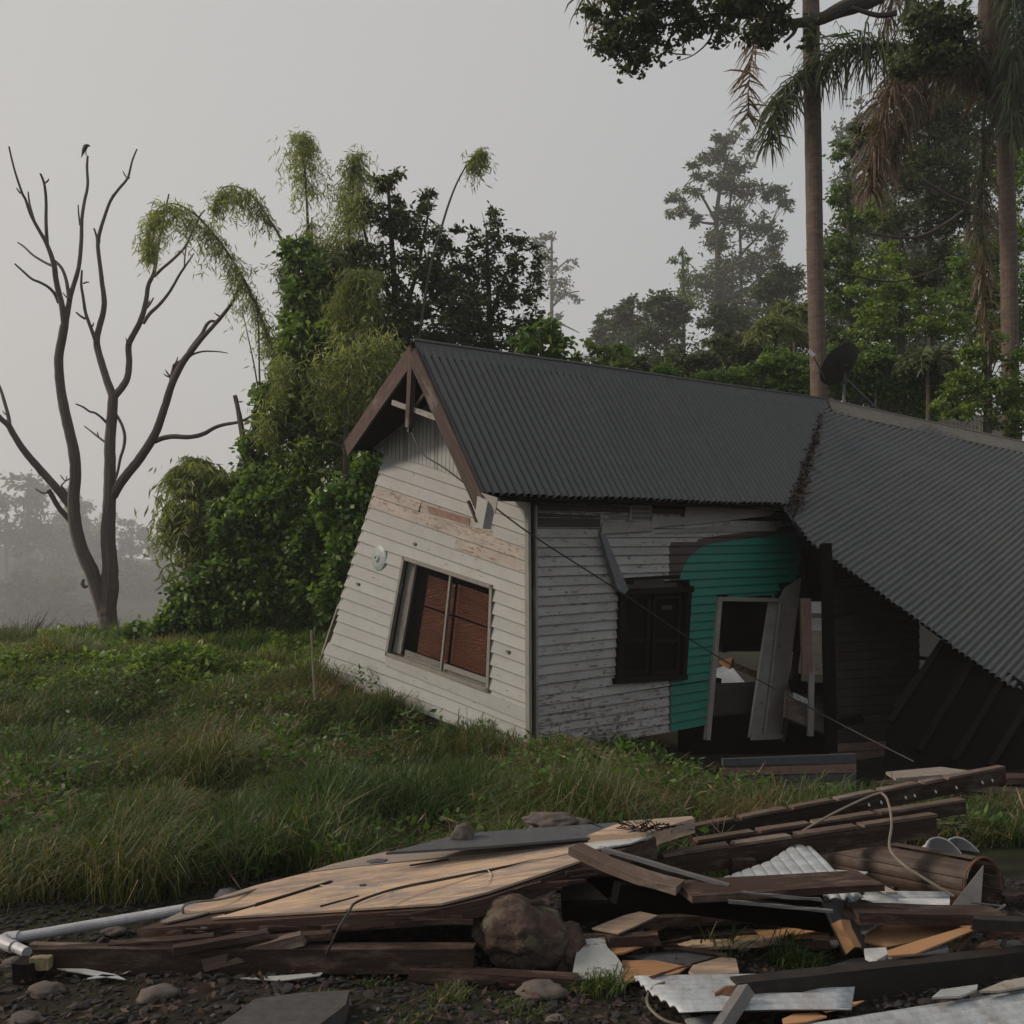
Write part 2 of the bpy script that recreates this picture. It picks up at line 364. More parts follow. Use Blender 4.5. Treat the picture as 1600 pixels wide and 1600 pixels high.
M['sidewall'] = m
HAZE = .0013
# ---------------------------------------------------------------- the ground
def ground_h(x, y):
    h = 0.0
    h += .50*sm(8, 15, y)*sm(1.5, -3.0, x)                       # rise to the left of the house
    h += .12*sm(14, 20, y)*sm(-1, -5, x)
    h += .75*math.exp(-((x+4.2)/2.3)**2-((y-19.5)/2.2)**2)        # mound under the thicket
    h -= .46*sm(6.4, 9.3, y)*sm(.5, 2.4, x)*sm(24, 16, y)          # the hollow below the collapsed wing
    drop = sm(20.5, 27, y)*sm(-3.0, -7.5, x)                      # the valley beyond the crest
    if y > 20.5:
        v = max(-.42*(y-20.5), -30) if y < 170 else min(-30+.142*(y-170), 12)
        v += 14.0*sm(-130, -260, x)*sm(250, 450, y)
        h = h*(1-drop)+drop*max(v, -30)+(1-drop)*30*sm(80, 190, y)
    h += .06*noise.noise(Vector((x*.6, y*.6, 0)))+.10*noise.noise(Vector((x*.17, y*.17, 3)))*sm(6, 12, y)
    h += .025*noise.noise(Vector((x*2.3, y*2.3, 5)))*sm(3, 4, y)
    return h
xs = np.unique(np.concatenate([np.arange(-14, 14, .16), np.linspace(-60, 60, 90), np.linspace(-420, 420, 70)]))
ys = np.unique(np.concatenate([np.arange(-3, 24, .16), np.linspace(24, 110, 80), np.linspace(-60, -3, 10), np.linspace(110, 640, 60)]))
V = np.array([(x, y, ground_h(x, y)) for y in ys for x in xs]); nx = len(xs)
ii, jj = np.meshgrid(np.arange(len(ys)-1), np.arange(nx-1), indexing='ij'); a_ = (ii*nx+jj).ravel()
link('ground', npmesh('ground', V, np.stack([a_, a_+1, a_+nx+1, a_+nx], 1), M['soil'], smooth=True), kind='structure')

# ---------------------------------------------------------------- the collapsed house
HB = Vector((1.5, 11.5, 0))
house = thing('collapsed_house', HB, 'tilting collapsed white weatherboard cottage with dark corrugated roof and green painted corner', 'house')
S_ = Vector((.77, .636, .04)).normalized()                       # along the side wall
GP = pl3(W(828, 1180, 9.6), W(497, 1055, 13.0), W(825, 782, 9.75))
nG = GP.n
P0 = W(832, 1180, 9.62); UP = (W(832, 785, 9.80)-P0).normalized()
nS = S_.cross(UP).normalized()
if nS.y > 0: nS = -nS
SP = Pl(P0, nS)
def sw(a, b, o=0.0): return P0+S_*a+UP*b+nS*o

def inpoly(x, y, poly):
    c = False; n = len(poly)
    for i in range(n):
        (x1, y1), (x2, y2) = poly[i], poly[i-1]
        if (y1 > y) != (y2 > y) and x < (x2-x1)*(y-y1)/(y2-y1)+x1: c = not c
    return c
def lerp(a, b, t): return a+(b-a)*t
def grid_board(name, mat, parent, fn, n, cols, rows, t_top, t_bot, drop=None, attrs=None, thick=.014, L=3.0, H=.13, **kw):
    """a lapped board: fn(s,t) gives the point on the wall; the lower edge stands proud"""
    off = random.random()*40; rings = {}
    for j in range(rows+1):
        t = j/rows
        for i in range(cols+1):
            s_ = i/cols; p = fn(s_, t); o = lerp(t_top, t_bot, t)
            rings[i, j] = (p+n*o, (s_*L+off, t*H+off*.37), pix(p))
    keep = set()
    for j in range(rows):
        for i in range(cols):
            q = rings[i, j][2]; q2 = rings[i+1, j+1][2]
            if drop and drop((q[0]+q2[0])/2, (q[1]+q2[1])/2): continue
            keep.add((i, j))
    left = set(keep); comps = []
    while left:                                                   # each separate length of board is an object
        st = [left.pop()]; comp = set(st)
        while st:
            i, j = st.pop()
            for q in ((i+1, j), (i-1, j), (i, j+1), (i, j-1)):
                if q in left: left.remove(q); comp.add(q); st.append(q)
        comps.append(comp)
    res = None
    for keep in sorted(comps, key=len):
        if len(keep) < 3 and len(comps) > 1: continue
        res = emit_board(name, mat, parent, rings, keep, n, thick, attrs, kw)
    return res
def emit_board(name, mat, parent, rings, keep, n, thick, attrs, kw):
    mb = MB(); at = {k: [] for k in (attrs or {})}
    def add(pts, uvs, px):
        mb.quad(pts, uvs)
        for k in at: at[k] += [attrs[k](*q) for q in px]
    for (i, j) in keep:
        c4 = [rings[i, j+1], rings[i+1, j+1], rings[i+1, j], rings[i, j]]
        add([c[0] for c in c4], [c[1] for c in c4], [c[2] for c in c4])
        if (i, j+1) not in keep:                                  # the proud lower edge
            a, b_ = rings[i, j+1], rings[i+1, j+1]
            add([a[0]-n*thick, b_[0]-n*thick, b_[0], a[0]], [a[1], b_[1], b_[1], a[1]], [a[2], b_[2], b_[2], a[2]])
        for di, e in ((-1, 0), (1, 1)):
            if (i+di, j) not in keep:
                a, b_ = rings[i+e, j], rings[i+e, j+1]
                add([a[0]-n*thick, b_[0]-n*thick, b_[0], a[0]], [a[1], b_[1], b_[1], a[1]], [a[2], b_[2], b_[2], a[2]])
    if not keep: return None
    mb.at = at
    return mb.build(name, mat, parent, **kw)


# -- gable wall
WIN = [(634, 872), (771, 917), (765, 1078), (607, 1022)]
gl = lambda v: (lerp(605, 497, v), lerp(704, 1056, v))
gr_ = lambda v: (lerp(825, 828, v), lerp(776, 1181, v))
def gpt(s_, v, o=0): a = gl(v); b_ = gr_(v); return GP.hit(lerp(a[0], b_[0], s_), lerp(a[1], b_[1], s_))
lin = MB()
def gdrop(x, y): return inpoly(x, y, WIN)
gable = grid_board('gable_wall', M['inner'], house, gpt, nG, 60, 50, -.05, -.05, drop=gdrop, L=4, H=3, thick=.02)
NB = 20
for k in range(NB):
    v0, v1 = k/NB, (k+1)/NB
    worn = k in (3, 4)
    sag = (lambda s_: 0) if k < 14 else (lambda s_, k=k: -.010*math.sin(math.pi*s_)*(k-13)/5)
    fn = lambda s_, t, v0=v0, v1=v1, sag=sag: gpt(s_, lerp(v0, v1, t)+sag(s_))
    cut = 5 < k < 18
    if k in (3, 4, 5):                                           # older, barer boards, one of them split
        for s0, s1 in (((0, .30), (.30, .78), (.78, 1.0)) if k == 3 else ((0, .55), (.55, 1.0))):
            f2 = lambda s_, t, fn=fn, s0=s0, s1=s1: fn(lerp(s0, s1, s_), t)
            grid_board('weatherboard', M['creamworn'] if (k != 5 or s0 > .1) and not (k == 3 and s0 > .7) else M['cream'], gable, f2, nG, 6, 1,
                       .004, .026 if not (k == 3 and s0 == .3) else .008, L=3*(s1-s0), H=.14)
        continue
    def d2(x, y, k=k):
        if gdrop(x, y): return True
        if 13 <= k <= 16 and x < lerp(531, 515, (y-950)/70): return 955 < y < 1018   # boards torn off at the far end
        return False
    grid_board('weatherboard', M['cream'], gable, fn, nG, 70 if cut else 10, 4 if cut else 1, .004, .030, drop=d2 if cut else None, L=4, H=.14)
for j in range(7):                                               # bare boards under the torn strip
    y = 957+j*9.2
    q = [GP.hit(lerp(531, 511, j/7), y), GP.hit(545, y+3), GP.hit(543, y+10), GP.hit(lerp(529, 509, j/7), y+8)]
    m_ = MB(); m_.slab([p+nG*.004 for p in q], .01, nG); m_.build('bare_board', M['pink'], gable)
def gbar(name, x0, y0, x1, y1, w, h, off, mat, parent=house, pl=GP, **kw):
    mb = MB(); mb.bar(pl.hit(x0, y0)+pl.n*off, pl.hit(x1, y1)+pl.n*off, w, h, up=pl.n, seg=4, jit=.0015); return mb.build(name, mat, parent, **kw)
gbar('corner_board', 827, 782, 829, 1182, .06, .035, .022, M['trim'])
gbar('edge_board', 531, 945, 499, 1040, .03, .03, .012, M['trim'])
gbar('edge_board', 604, 706, 533, 945, .02, .03, .0, M['creamworn'])
gbar('sill_board', 606, 1031, 826, 1118, .13, .022, .022, M['cream'])
# missing strip under the worn board
mb = MB(); mb.slab([GP.hit(*p)+nG*.012 for p in ((668, 790), (735, 810), (735, 821), (672, 802))], .01, nG); mb.build('exposed_board', M['pink'], gable)

# -- gable window
win = MB(); fr = [GP.hit(*p) for p in WIN]
for i in range(4):
    a, b_ = fr[i], fr[(i+1) % 4]; win.bar(a+nG*.014-(b_-a).normalized()*.02, b_+nG*.014+(b_-a).normalized()*.02, .045, .05, up=nG)
window = win.build('gable_window', M['alu'], house)
def wpt(s_, t, o=0):
    a = [lerp(WIN[0][i], WIN[1][i], s_) for i in (0, 1)]; b_ = [lerp(WIN[3][i], WIN[2][i], s_) for i in (0, 1)]
    return GP.hit(lerp(a[0], b_[0], t), lerp(a[1], b_[1], t))+nG*o
def wb(name, s0, t0, s1, t1, w, o, mat, d=.03):
    mb = MB(); mb.bar(wpt(s0, t0, o), wpt(s1, t1, o), w, d, up=nG); return mb.build(name, mat, window)
wb('mullion', .52, .02, .52, .98, .032, .0, M['alu']); wb('reveal', .045, .03, .045, .97, .17, -.05, M['trim'], .02)
wb('reveal', .12, .955, .93, .955, .10, -.05, M['trim'], .02); wb('sash_rail', .54, .925, .97, .925, .06, -.01, M['alu'], .015)
for s0, s1 in ((.03, .50), (.54, .97)):
    mb = MB(); mb.quad([wpt(s0, .03, -.02), wpt(s1, .03, -.02), wpt(s1, .97, -.02), wpt(s0, .97, -.02)]); mb.build('glass_pane', M['glass'], window)
bl = MB()
for k in range(46):
    t = .12+.80*k/46
    for s0, s1 in ((.20, .5), (.53, .97)):
        if k in (18,) : continue
        a, b_ = wpt(s0, t-.012*s0, -.09), wpt(s1, t+.0, -.09); bl.bar(a, b_, .016, .004, up=nG*.6+Vector((0, 0, 1)), seg=3, jit=.0012)
bl.build('venetian_blind', M['blind'], window, kind='stuff')
mb = MB(); mb.quad([wpt(.0, 0, -.14), wpt(1, 0, -.14), wpt(1, 1, -.14), wpt(.0, 1, -.14)]); mb.build('curtain', M['darker'], window)

# -- the broken insulator disc on the wall, a small square plate and hooks
mb = MB(); c0 = GP.hit(595, 872)
ax = (GP.hit(595, 860)-c0).normalized(); bx = nG.cross(ax)
prof = [(.0, .045), (.035, .048), (.06, .03), (.11, .024), (.155, .012), (.168, .0)]
def disc(mb, c, ax, bx, n, prof, sx=1, seg=24, gap=None):
    for j in range(len(prof)-1):
        (r0, h0), (r1, h1) = prof[j], prof[j+1]
        for k in range(seg):
            if gap and gap(j, k): continue
            t0, t1 = 2*math.pi*k/seg, 2*math.pi*(k+1)/seg
            P_ = lambda r, h, t_: c+ax*r*math.cos(t_)+bx*r*sx*math.sin(t_)+n*h
            mb.quad([P_(r0, h0, t0), P_(r1, h1, t0), P_(r1, h1, t1), P_(r0, h0, t1)])
disc(mb, c0+nG*.02, ax, bx, nG, prof, gap=lambda j, k: j < 2 and k in (3, 4, 5, 6, 7))
fit = mb.build('wall_lamp_base', metal('enamel', (.30, .35, .34), rn=.62, rust=(.05, .05, .05), rough=.3), house, smooth=True)
mb = MB(); mb.tube([c0+nG*.0, c0+nG*.06], .022, 10); mb.build('lamp_socket', M['black'], fit)
for x, y in ((651, 850), (797, 1018), (562, 912)):
    mb = MB(); mb.bar(GP.hit(x-2, y)+nG*.03, GP.hit(x+2, y+1)+nG*.03, .03, .02, up=nG); mb.build('wall_bracket', M['grey'], house)

# -- roof planes
R0 = W(650, 538, 9.9); E0 = W(754, 772, 9.02); R1 = W(1291, 628, 14.68)
uM = (R0-E0).normalized(); rM = (R1-R0).normalized(); MP = pl3(R0, E0, R1)
V0 = W(1240, 788, 12.2)
uW = Vector((1.037, 1, .493)).normalized(); nW = uW.cross(R1-V0).normalized()
if nW.z < 0: nW = -nW
WP = Pl(R1, nW)
def corr(parent, name, pl, poly, u, prf=.8, pitch=.076, amp=.0135, per=10, mat=None, res=8, segl=.35, rough_edge=.0, dent=.01, sub=None, thick=False, smooth=True, **kw):
    """corrugated sheets cut to a convex outline (points on the plane); ridges run along u"""
    u = (u-pl.n*u.dot(pl.n)).normalized(); w = u.cross(pl.n).normalized(); n = pl.n; o = poly[0]
    P2 = [((p-o).dot(w), (p-o).dot(u)) for p in poly]
    amin, amax = min(p[0] for p in P2), max(p[0] for p in P2)
    def span(a):
        bs = []
        for i in range(len(P2)):
            (a0, b0), (a1, b1) = P2[i], P2[i-1]
            if min(a0, a1)-1e-9 <= a <= max(a0, a1)+1e-9 and abs(a1-a0) > 1e-9: bs.append(b0+(b1-b0)*(a-a0)/(a1-a0))
        return (min(bs), max(bs)) if len(bs) > 1 else None
    step = pitch/res; nst = int((amax-amin)/step); out = []; i0 = 0; sd_ = random.random()*100
    while i0 < nst:
        i1 = min(nst, i0+per*res); cols = []; off = random.uniform(-.0012, .0015); je = random.uniform(-rough_edge, rough_edge)
        for i in range(i0, i1+1+(3 if i1 < nst else 0)):
            a = amin+i*step; sp = span(min(max(a, amin+1e-6), amax-1e-6))
            if sp is None: continue
            b0, b1 = sp; b0 -= je+rough_edge*.3*math.sin(i*.9+sd_)
            K = max(2, int((max(P2, key=lambda p: p[1])[1]-min(P2, key=lambda p: p[1])[1])/segl))
            col = []
            for k in range(K+1):
                bb = b0+(b1-b0)*k/K
                dz = dent*noise.noise(Vector((a*1.1+sd_, bb*1.1, 0)))+.25*dent*noise.noise(Vector((a*5+sd_, bb*4, 7)))
                h = amp*(2*abs(math.cos(math.pi*a/pitch))**prf-1)+dz+off
                col.append((o+w*a+u*bb+n*h, (a, bb)))
            cols.append(col)
        mb = MB()
        for c_, d_ in zip(cols, cols[1:]):
            for k in range(len(c_)-1):
                q = [c_[k], d_[k], d_[k+1], c_[k+1]]; mb.quad([x[0] for x in q], [x[1] for x in q])
        if mb.f:
            # share vertices so shading is smooth
            ob = mb.build(name, mat, parent, **kw); bm = bmesh.new(); bm.from_mesh(ob.data)
            bmesh.ops.remove_doubles(bm, verts=bm.verts, dist=1e-5)
            if thick:
                geo_ = bmesh.ops.solidify(bm, geom=bm.faces[:], thickness=.002)
            bm.to_mesh(ob.data); bm.free(); ob.data.polygons.foreach_set('use_smooth', [smooth]*len(ob.data.polygons)); out.append(ob)
        i0 = i1
    return out
mainroof_poly = [R0-rM*.02, E0-rM*.02, MP.hit(1228, 788), MP.hit(1243, 752), R1]
rb = MB(); rb.slab([p-MP.n*.035 for p in mainroof_poly], .03, MP.n)
mroof = rb.build('main_roof', M['dark'], house)
corr(mroof, 'roof_sheet', MP, mainroof_poly, uM, mat=M['roof'], rough_edge=.012, pitch=.097, amp=.031, prf=.5, per=8, res=10)
wing_poly = [R1, WP.hit(1246, 785), WP.hit(1240, 812), WP.hit(1262, 846), WP.hit(1475, 1001), WP.hit(1740, 1178), WP.hit(1890, 757)]
rb = MB(); rb.slab([p-nW*.045 for p in (R1, WP.hit(1252, 805), WP.hit(1275, 848), WP.hit(1478, 993), WP.hit(1740, 1168), WP.hit(1890, 757))], .03, nW)
wroof = rb.build('wing_roof', M['darker'], house)
corr(wroof, 'roof_sheet', WP, wing_poly, uW, mat=M['wingroof'], rough_edge=.03, dent=.022, amp=.020, prf=.6)
vg = MB(); Mv = [MP.hit(lerp(1289, 1226, t/6), lerp(632, 790, t/6))-MP.n*.03 for t in range(7)]; Wv = [WP.hit(lerp(1293, 1256, t/6), lerp(632, 832, t/6))-nW*.05 for t in range(7)]
for k in range(6): vg.quad([Mv[k], Mv[k+1], Wv[k+1], Wv[k]]); vg.quad([Mv[k]-Vector((0, 0, .02)), Wv[k]-Vector((0, 0, .02)), Wv[k+1]-Vector((0, 0, .02)), Mv[k+1]-Vector((0, 0, .02))])
vg.build('valley_gutter', M['cap'], house)
# ridge capping, in lengths
def cap(parent, a, b_, w1, w2, up, side1, side2, mat, n=4, name='ridge_cap'):
    for k in range(n):
        p, q = a.lerp(b_, k/n), a.lerp(b_, (k+1)/n+.003); mb = MB(); e = .012+.003*(k % 2)
        r = .03
        for (sd1, w_) in ((side1, w1), (side2, w2)):
            mb.quad([p+up*(e+r), q+up*(e+r), q+up*e+sd1*w_, p+up*e+sd1*w_])
            mb.quad([p+up*e+sd1*w_, q+up*e+sd1*w_, q+sd1*w_-up*.02, p+sd1*w_-up*.02])
        mb.tube([p+up*(e+r), q+up*(e+r)], .016, 6); mb.build(name, mat, parent)
back = (Vector((-.636, .77, 0))-rM*Vector((-.636, .77, 0)).dot(rM)).normalized()
lslope = (W(547, 690, 12.0)-R0).normalized()
cap(house, R0-rM*.04, R1+rM*.05, .17, .17, MP.n*.5+Vector((0, 0, .6)), -uM, lslope, M['cap'])
RWe = WP.hit(1890, 757)
rw = (RWe-R1).normalized(); cap(house, R1, RWe, .30, .2, nW, (-uW+rw*uW.dot(rw)).normalized(), (uW-Vector((0, 0, 1))).normalized(), M['captan'], n=4)
# the left roof slope, seen from beneath at the eave
L0 = W(547, 693, 12.0); Lb = L0+rM*7.2; LP = [R0, L0, Lb, R1+rM*.1]
mb = MB(); nL = (L0-R0).cross(rM).normalized(); nL = nL if nL.z > 0 else -nL
LPl = Pl(R0, nL); mb.slab([p-nL*.02 for p in LP], .03, nL); lroof = mb.build('left_roof', M['dark'], house)
corr(lroof, 'roof_sheet', LPl, LP, (R0-L0), mat=M['roof'], res=4)
# far slope of the wing
wb_ = [R1, RWe, RWe+Vector((1.6, 1.4, -1.2)), R1+Vector((1.6, 1.4, -1.2))]
mb = MB(); mb.slab(wb_, .03, (0, 0, 1)); mb.build('wing_back_slope', M['roof'], house)
# barge boards and the little truss
def bar3(name, a, b_, w, h, up, mat, parent=house, **kw):
    mb = MB(); mb.bar(a, b_, w, h, up=up, seg=5, jit=.002); return mb.build(name, mat, parent, **kw)
o_ = -rM*.045
bar3('barge_board', R0+o_-Vector((0, 0, .10)), E0+o_-uM*.06-Vector((0, 0, .055)), .03, .16, MP.n, M['barge'])
bar3('barge_board', R0+o_-Vector((0, 0, .10)), L0+o_-Vector((0, 0, .07)), .03, .19, nL, M['barge'])
TP = Pl(R0-rM*.01, rM)
tb = lambda n, x0, y0, x1, y1, w, mat, d=.05, o=0.0: bar3(n, TP.hit(x0, y0)+rM*o, TP.hit(x1, y1)+rM*o, w, d, rM, mat)
tb('king_post', 648, 560, 643, 668, .075, M['barge'], .06, -.03)
tb('tie_beam', 614, 629, 686, 654, .052, M['trim'], .03)
tb('truss_brace', 646, 634, 664, 610, .025, M['barge'], .03, .03); tb('truss_brace', 641, 616, 636, 599, .02, M['trim'], .03, .03)
tb('finial', 644, 664, 643, 676, .03, M['black'], .03, -.03)
# upper gable of vertical boards, set back under the overhang
UG = Pl(GP.hit(608, 712)+nG*.01, nG); bot = [(582, 700), (610, 712), (660, 724), (700, 738), (742, 762), (758, 772)]
topl = [(582, 698), (618, 640), (648, 585), (700, 675), (758, 770)]
def yb(x, pts):
    for (x0, y0), (x1, y1) in zip(pts, pts[1:]):
        if x0 <= x <= x1: return lerp(y0, y1, (x-x0)/(x1-x0))
    return pts[-1][1]
x = 583.0
while x < 752:
    x2 = x+6.0
    ya, yb_ = max(600, yb(x, topl)-4), max(600, yb(x2, topl)-4)
    mb = MB(); mb.slab([UG.hit(x+.6, yb(x, bot)+2)+nG*.012, UG.hit(x2, yb(x2, bot)+2)+nG*.012, UG.hit(x2+2, yb_)+nG*.012, UG.hit(x+2.6, ya)+nG*.012], .012, nG)
    mb.build('gable_lining_board', M['cream'] if random.random() < .7 else M['trim'], house); x = x2
mb = MB(); mb.slab([UG.hit(580, 702), UG.hit(648, 560), UG.hit(765, 785), UG.hit(700, 742), UG.hit(610, 716)], .02, nG); mb.build('gable_backing', M['dark'], house)
# soffit of the left overhang and the broken boxed eave at the corner
mb = MB(); mb.slab([L0-nL*.07+rM*.0, L0-nL*.07+rM*.75, R0-nL*.09+rM*.75, R0-nL*.09], .02, nL); mb.build('soffit', M['inner'], house)
EV = Pl(W(745, 800, 8.95), nG)
mb = MB(); mb.slab([EV.hit(*p) for p in ((746, 775), (762, 783), (754, 826), (740, 824))], .10, nG); mb.build('boxed_eave_end', M['cream'], house)
mb = MB(); mb.slab([EV.hit(*p)+nG*.02 for p in ((754, 770), (780, 778), (776, 803), (771, 790))], .01, nG); mb.build('broken_fascia', M['trim'], house)
mb = MB(); mb.bar(EV.hit(732, 783), EV.hit(745, 815), .02, .03, up=nG); mb.build('eave_bracket', M['barge'], house)
# fascia and plate beneath the main eave
for nm, x0, y0, x1, y1, w, off, mt in (('eave_beam', 770, 779, 1225, 793, .07, .10, M['barge']), ('top_plate', 835, 792, 1230, 806, .06, .0, M['brownpaint']), ('eave_gutter', 1100, 783, 1232, 802, .03, .14, M['trim'])):
    bar3(nm, SP.hit(x0, y0)+nS*off, SP.hit(x1, y1)+nS*off, w, .05, nS, mt)
mb = MB(); q = [SP.hit(x_, y_) for x_, y_ in ((760, 772), (1228, 784))]
mb.slab([q[0]-nS*.25+UP*.06, q[0]+nS*.16+UP*.03, q[1]+nS*.16+UP*.03, q[1]-nS*.25+UP*.06], .015, UP); mb.build('eave_lining', M['darker'], house)

# -- side wall
DOOR = [(1121, 931), (1213, 933), (1176, 1172), (1099, 1172)]
WN2 = [(973, 905), (1076, 905), (1066, 1060), (962, 1062)]
def sdrop(x, y):
    if inpoly(x, y, DOOR) or inpoly(x, y, WN2): return True
    if y > 908: return x > lerp(1213, 1176, (y-933)/239) or (x > 1208 and y > 930)
    return x > lerp(1256, 1244, (y-830)/78)
def green_sd(x, y):
    if x < 1200:
        bx = 1047 if y > 1035 else 1061
        if x < 1130 and y < 930:                                   # the rounded top-left corner of the mural
            d = (1-((x-1130)/69)**2-((y-912)/66)**2)*34
            d = d if y < 912 or x > 1061 else x-bx
        else: d = x-bx
        return .5+max(-20, min(20, min(d, y-lerp(847, 832, (x-1130)/110))))/40
    return .5+max(-20, min(20, y-lerp(838, 830, (x-1200)/40)))/40
def brown_sd(x, y):
    d = max(min(x-1044, y-847), min(x-1088, y-lerp(842, 828, (x-1088)/100)))
    return .5+max(-20, min(20, d))/40
def wear(x, y): return .045*sm(1030, 1120, y)+.12*sm(826, 800, y)+.008
AT = {'green': green_sd, 'brown': brown_sd, 'wear': wear}
HH = .1005; sidew = grid_board('side_wall', M['dark'], house, lambda s_, t: sw(s_*4.95, lerp(2.62, -.05, t)), nS, 90, 60, -.07, -.07, drop=sdrop, L=4, H=2.6, thick=.03)
nb = 26
for k in range(nb):
    b1, b0 = 2.60-k*HH, 2.60-(k+1)*HH
    jit = [random.uniform(-.006, .006) for _ in range(3)]
    f = lambda s_, t, b0=b0, b1=b1, j=jit: sw(.02+s_*4.95, lerp(b1, b0, t)+j[0]*math.sin(3*s_+j[1]*500)+(-.02*sm(.0, .5, s_) if b1 < .5 else 0))
    if k < 2: dr = lambda x, y: sdrop(x, y) or x > 1000+60*(k == 1)
    else: dr = sdrop
    grid_board('weatherboard', M['sidewall'], sidew, f, nS, 90, 2, .002, .023, drop=dr, attrs=AT, L=4.3, H=HH)
def spoly(name, pts, off, t, mat, parent=house, **kw):
    mb = MB(); mb.slab([SP.hit(*p)+nS*off for p in pts], t, nS); return mb.build(name, mat, parent, **kw)
def sbar(name, x0, y0, x1, y1, w, off, mat, d=.03, parent=house):
    mb = MB(); mb.bar(SP.hit(x0, y0)+nS*off, SP.hit(x1, y1)+nS*off, w, d, up=nS, seg=4, jit=.0015); return mb.build(name, mat, parent)
spoly('loose_board', [(937, 818), (935, 835), (1016, 830), (1020, 814)], .045, .012, M['trim'])
spoly('loose_board', [(1014, 808), (1012, 826), (1066, 820), (1068, 808)], .050, .012, M['trim'])
spoly('loose_board', [(1068, 788), (1064, 822), (1200, 806), (1212, 797), (1150, 790)], .040, .012, M['trim'])
spoly('loose_board', [(1066, 826), (1020, 834), (1210, 830), (1214, 815)], .028, .012, M['trim'])
spoly('loose_board', [(834, 802), (834, 824), (935, 826), (936, 806)], .022, .012, M['brownpaint'])
sbar('corner_trim', 834, 790, 836, 1178, .035, .02, M['trim']); sbar('corner_trim', 831, 786, 832, 1182, .022, .03, M['barge'])
vent = spoly('wall_vent', [(982, 789), (979, 814), (1013, 816), (1016, 790)], .03, .015, M['trim'])
for i in range(3):
    for j in range(9):
        x_, y_ = 985+3.2*j, 793+7*i; spoly('vent_slot', [(x_, y_), (x_+1.6, y_), (x_+1.2, y_+5), (x_-.4, y_+5)], .034, .004, M['black'], vent)
dp = spoly('hanging_plank', [(928, 834), (937, 837), (973, 922), (966, 930), (956, 922)], .09, .03, M['grey'])
# shuttered window
cas = MB()
for a, b_, w_ in (((968, 922), (963, 1062), .07), ((1072, 918), (1063, 1060), .07), ((962, 926), (1078, 921), .07), ((955, 1064), (1068, 1058), .06)):
    cas.bar(SP.hit(*a)+nS*.03, SP.hit(*b_)+nS*.03, w_, .07, up=nS, seg=3, jit=.002)
casw = cas.build('dark_window', M['dark'], house)
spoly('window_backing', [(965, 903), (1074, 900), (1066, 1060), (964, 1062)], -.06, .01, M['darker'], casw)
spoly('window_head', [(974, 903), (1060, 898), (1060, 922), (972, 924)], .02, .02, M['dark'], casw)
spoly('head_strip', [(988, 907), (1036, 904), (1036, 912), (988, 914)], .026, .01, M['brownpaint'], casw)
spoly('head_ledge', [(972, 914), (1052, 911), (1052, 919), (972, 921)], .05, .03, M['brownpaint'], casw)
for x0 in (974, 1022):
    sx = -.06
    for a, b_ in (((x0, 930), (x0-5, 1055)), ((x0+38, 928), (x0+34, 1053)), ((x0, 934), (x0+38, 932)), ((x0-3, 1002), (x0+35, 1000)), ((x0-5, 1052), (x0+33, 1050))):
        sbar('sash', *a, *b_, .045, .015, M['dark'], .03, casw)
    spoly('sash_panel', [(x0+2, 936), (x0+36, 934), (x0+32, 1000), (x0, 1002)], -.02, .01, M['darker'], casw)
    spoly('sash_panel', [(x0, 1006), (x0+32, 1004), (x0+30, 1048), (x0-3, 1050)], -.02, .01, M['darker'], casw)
spoly('rag_of_paint', [(1034, 946), (1050, 946), (1050, 953), (1034, 952)], .0, .004, M['brownpaint'], casw)
# door
sbar('door_jamb', 1121, 934, 1102, 1156, .075, .025, M['trim'], .05); sbar('door_head', 1119, 936, 1212, 938, .05, .027, M['trim'], .05)
spoly('door_lining', [(1202, 938), (1217, 936), (1193, 1152), (1170, 1152)], .012, .03, M['trim'])
spoly('door_panel', [(1216, 937), (1226, 918), (1249, 903), (1245, 940), (1217, 1152), (1192, 1152)], .03, .03, M['trim'])
sbar('door_panel_edge', 1214, 945, 1190, 1150, .02, .05, M['trim'], .03)
spoly('door_foot', [(1172, 1147), (1216, 1147), (1214, 1154), (1170, 1156)], .08, .06, M['trim'])
# the torn edge of the wall and the posts behind it
sbar('leaning_stud', 1263, 850, 1226, 1160, .09, .02, M['dark'], .05)
sbar('leaning_stud', 1253, 905, 1240, 1130, .12, -.25, M['brownpaint'], .05)
YP = 11.3
def vb(name, x0, y0, Y0, x1, y1, Y1, w, d, mat, parent=house, seg=4, jit=.003, up=(0, 1, 0)):
    mb = MB(); mb.bar(W(x0, y0, Y0), W(x1, y1, Y1), w, d, up=up, seg=seg, jit=jit); return mb.build(name, mat, parent)
vb('verandah_post', 1290, 850, 11.3, 1299, 1175, 11.0, .115, .10, M['darker'])
vb('broken_post', 1258, 935, 12.0, 1261, 1055, 11.9, .13, .06, M['pink']); vb('broken_post', 1268, 1050, 11.9, 1266, 1150, 11.8, .07, .05, M['trim'])
vb('hanging_timber', 1290, 965, 11.1, 1333, 957, 11.0, .05, .07, M['darker']); vb('floor_bearer', 1296, 1135, 11.1, 1348, 1120, 11.0, .10, .10, M['darker'])
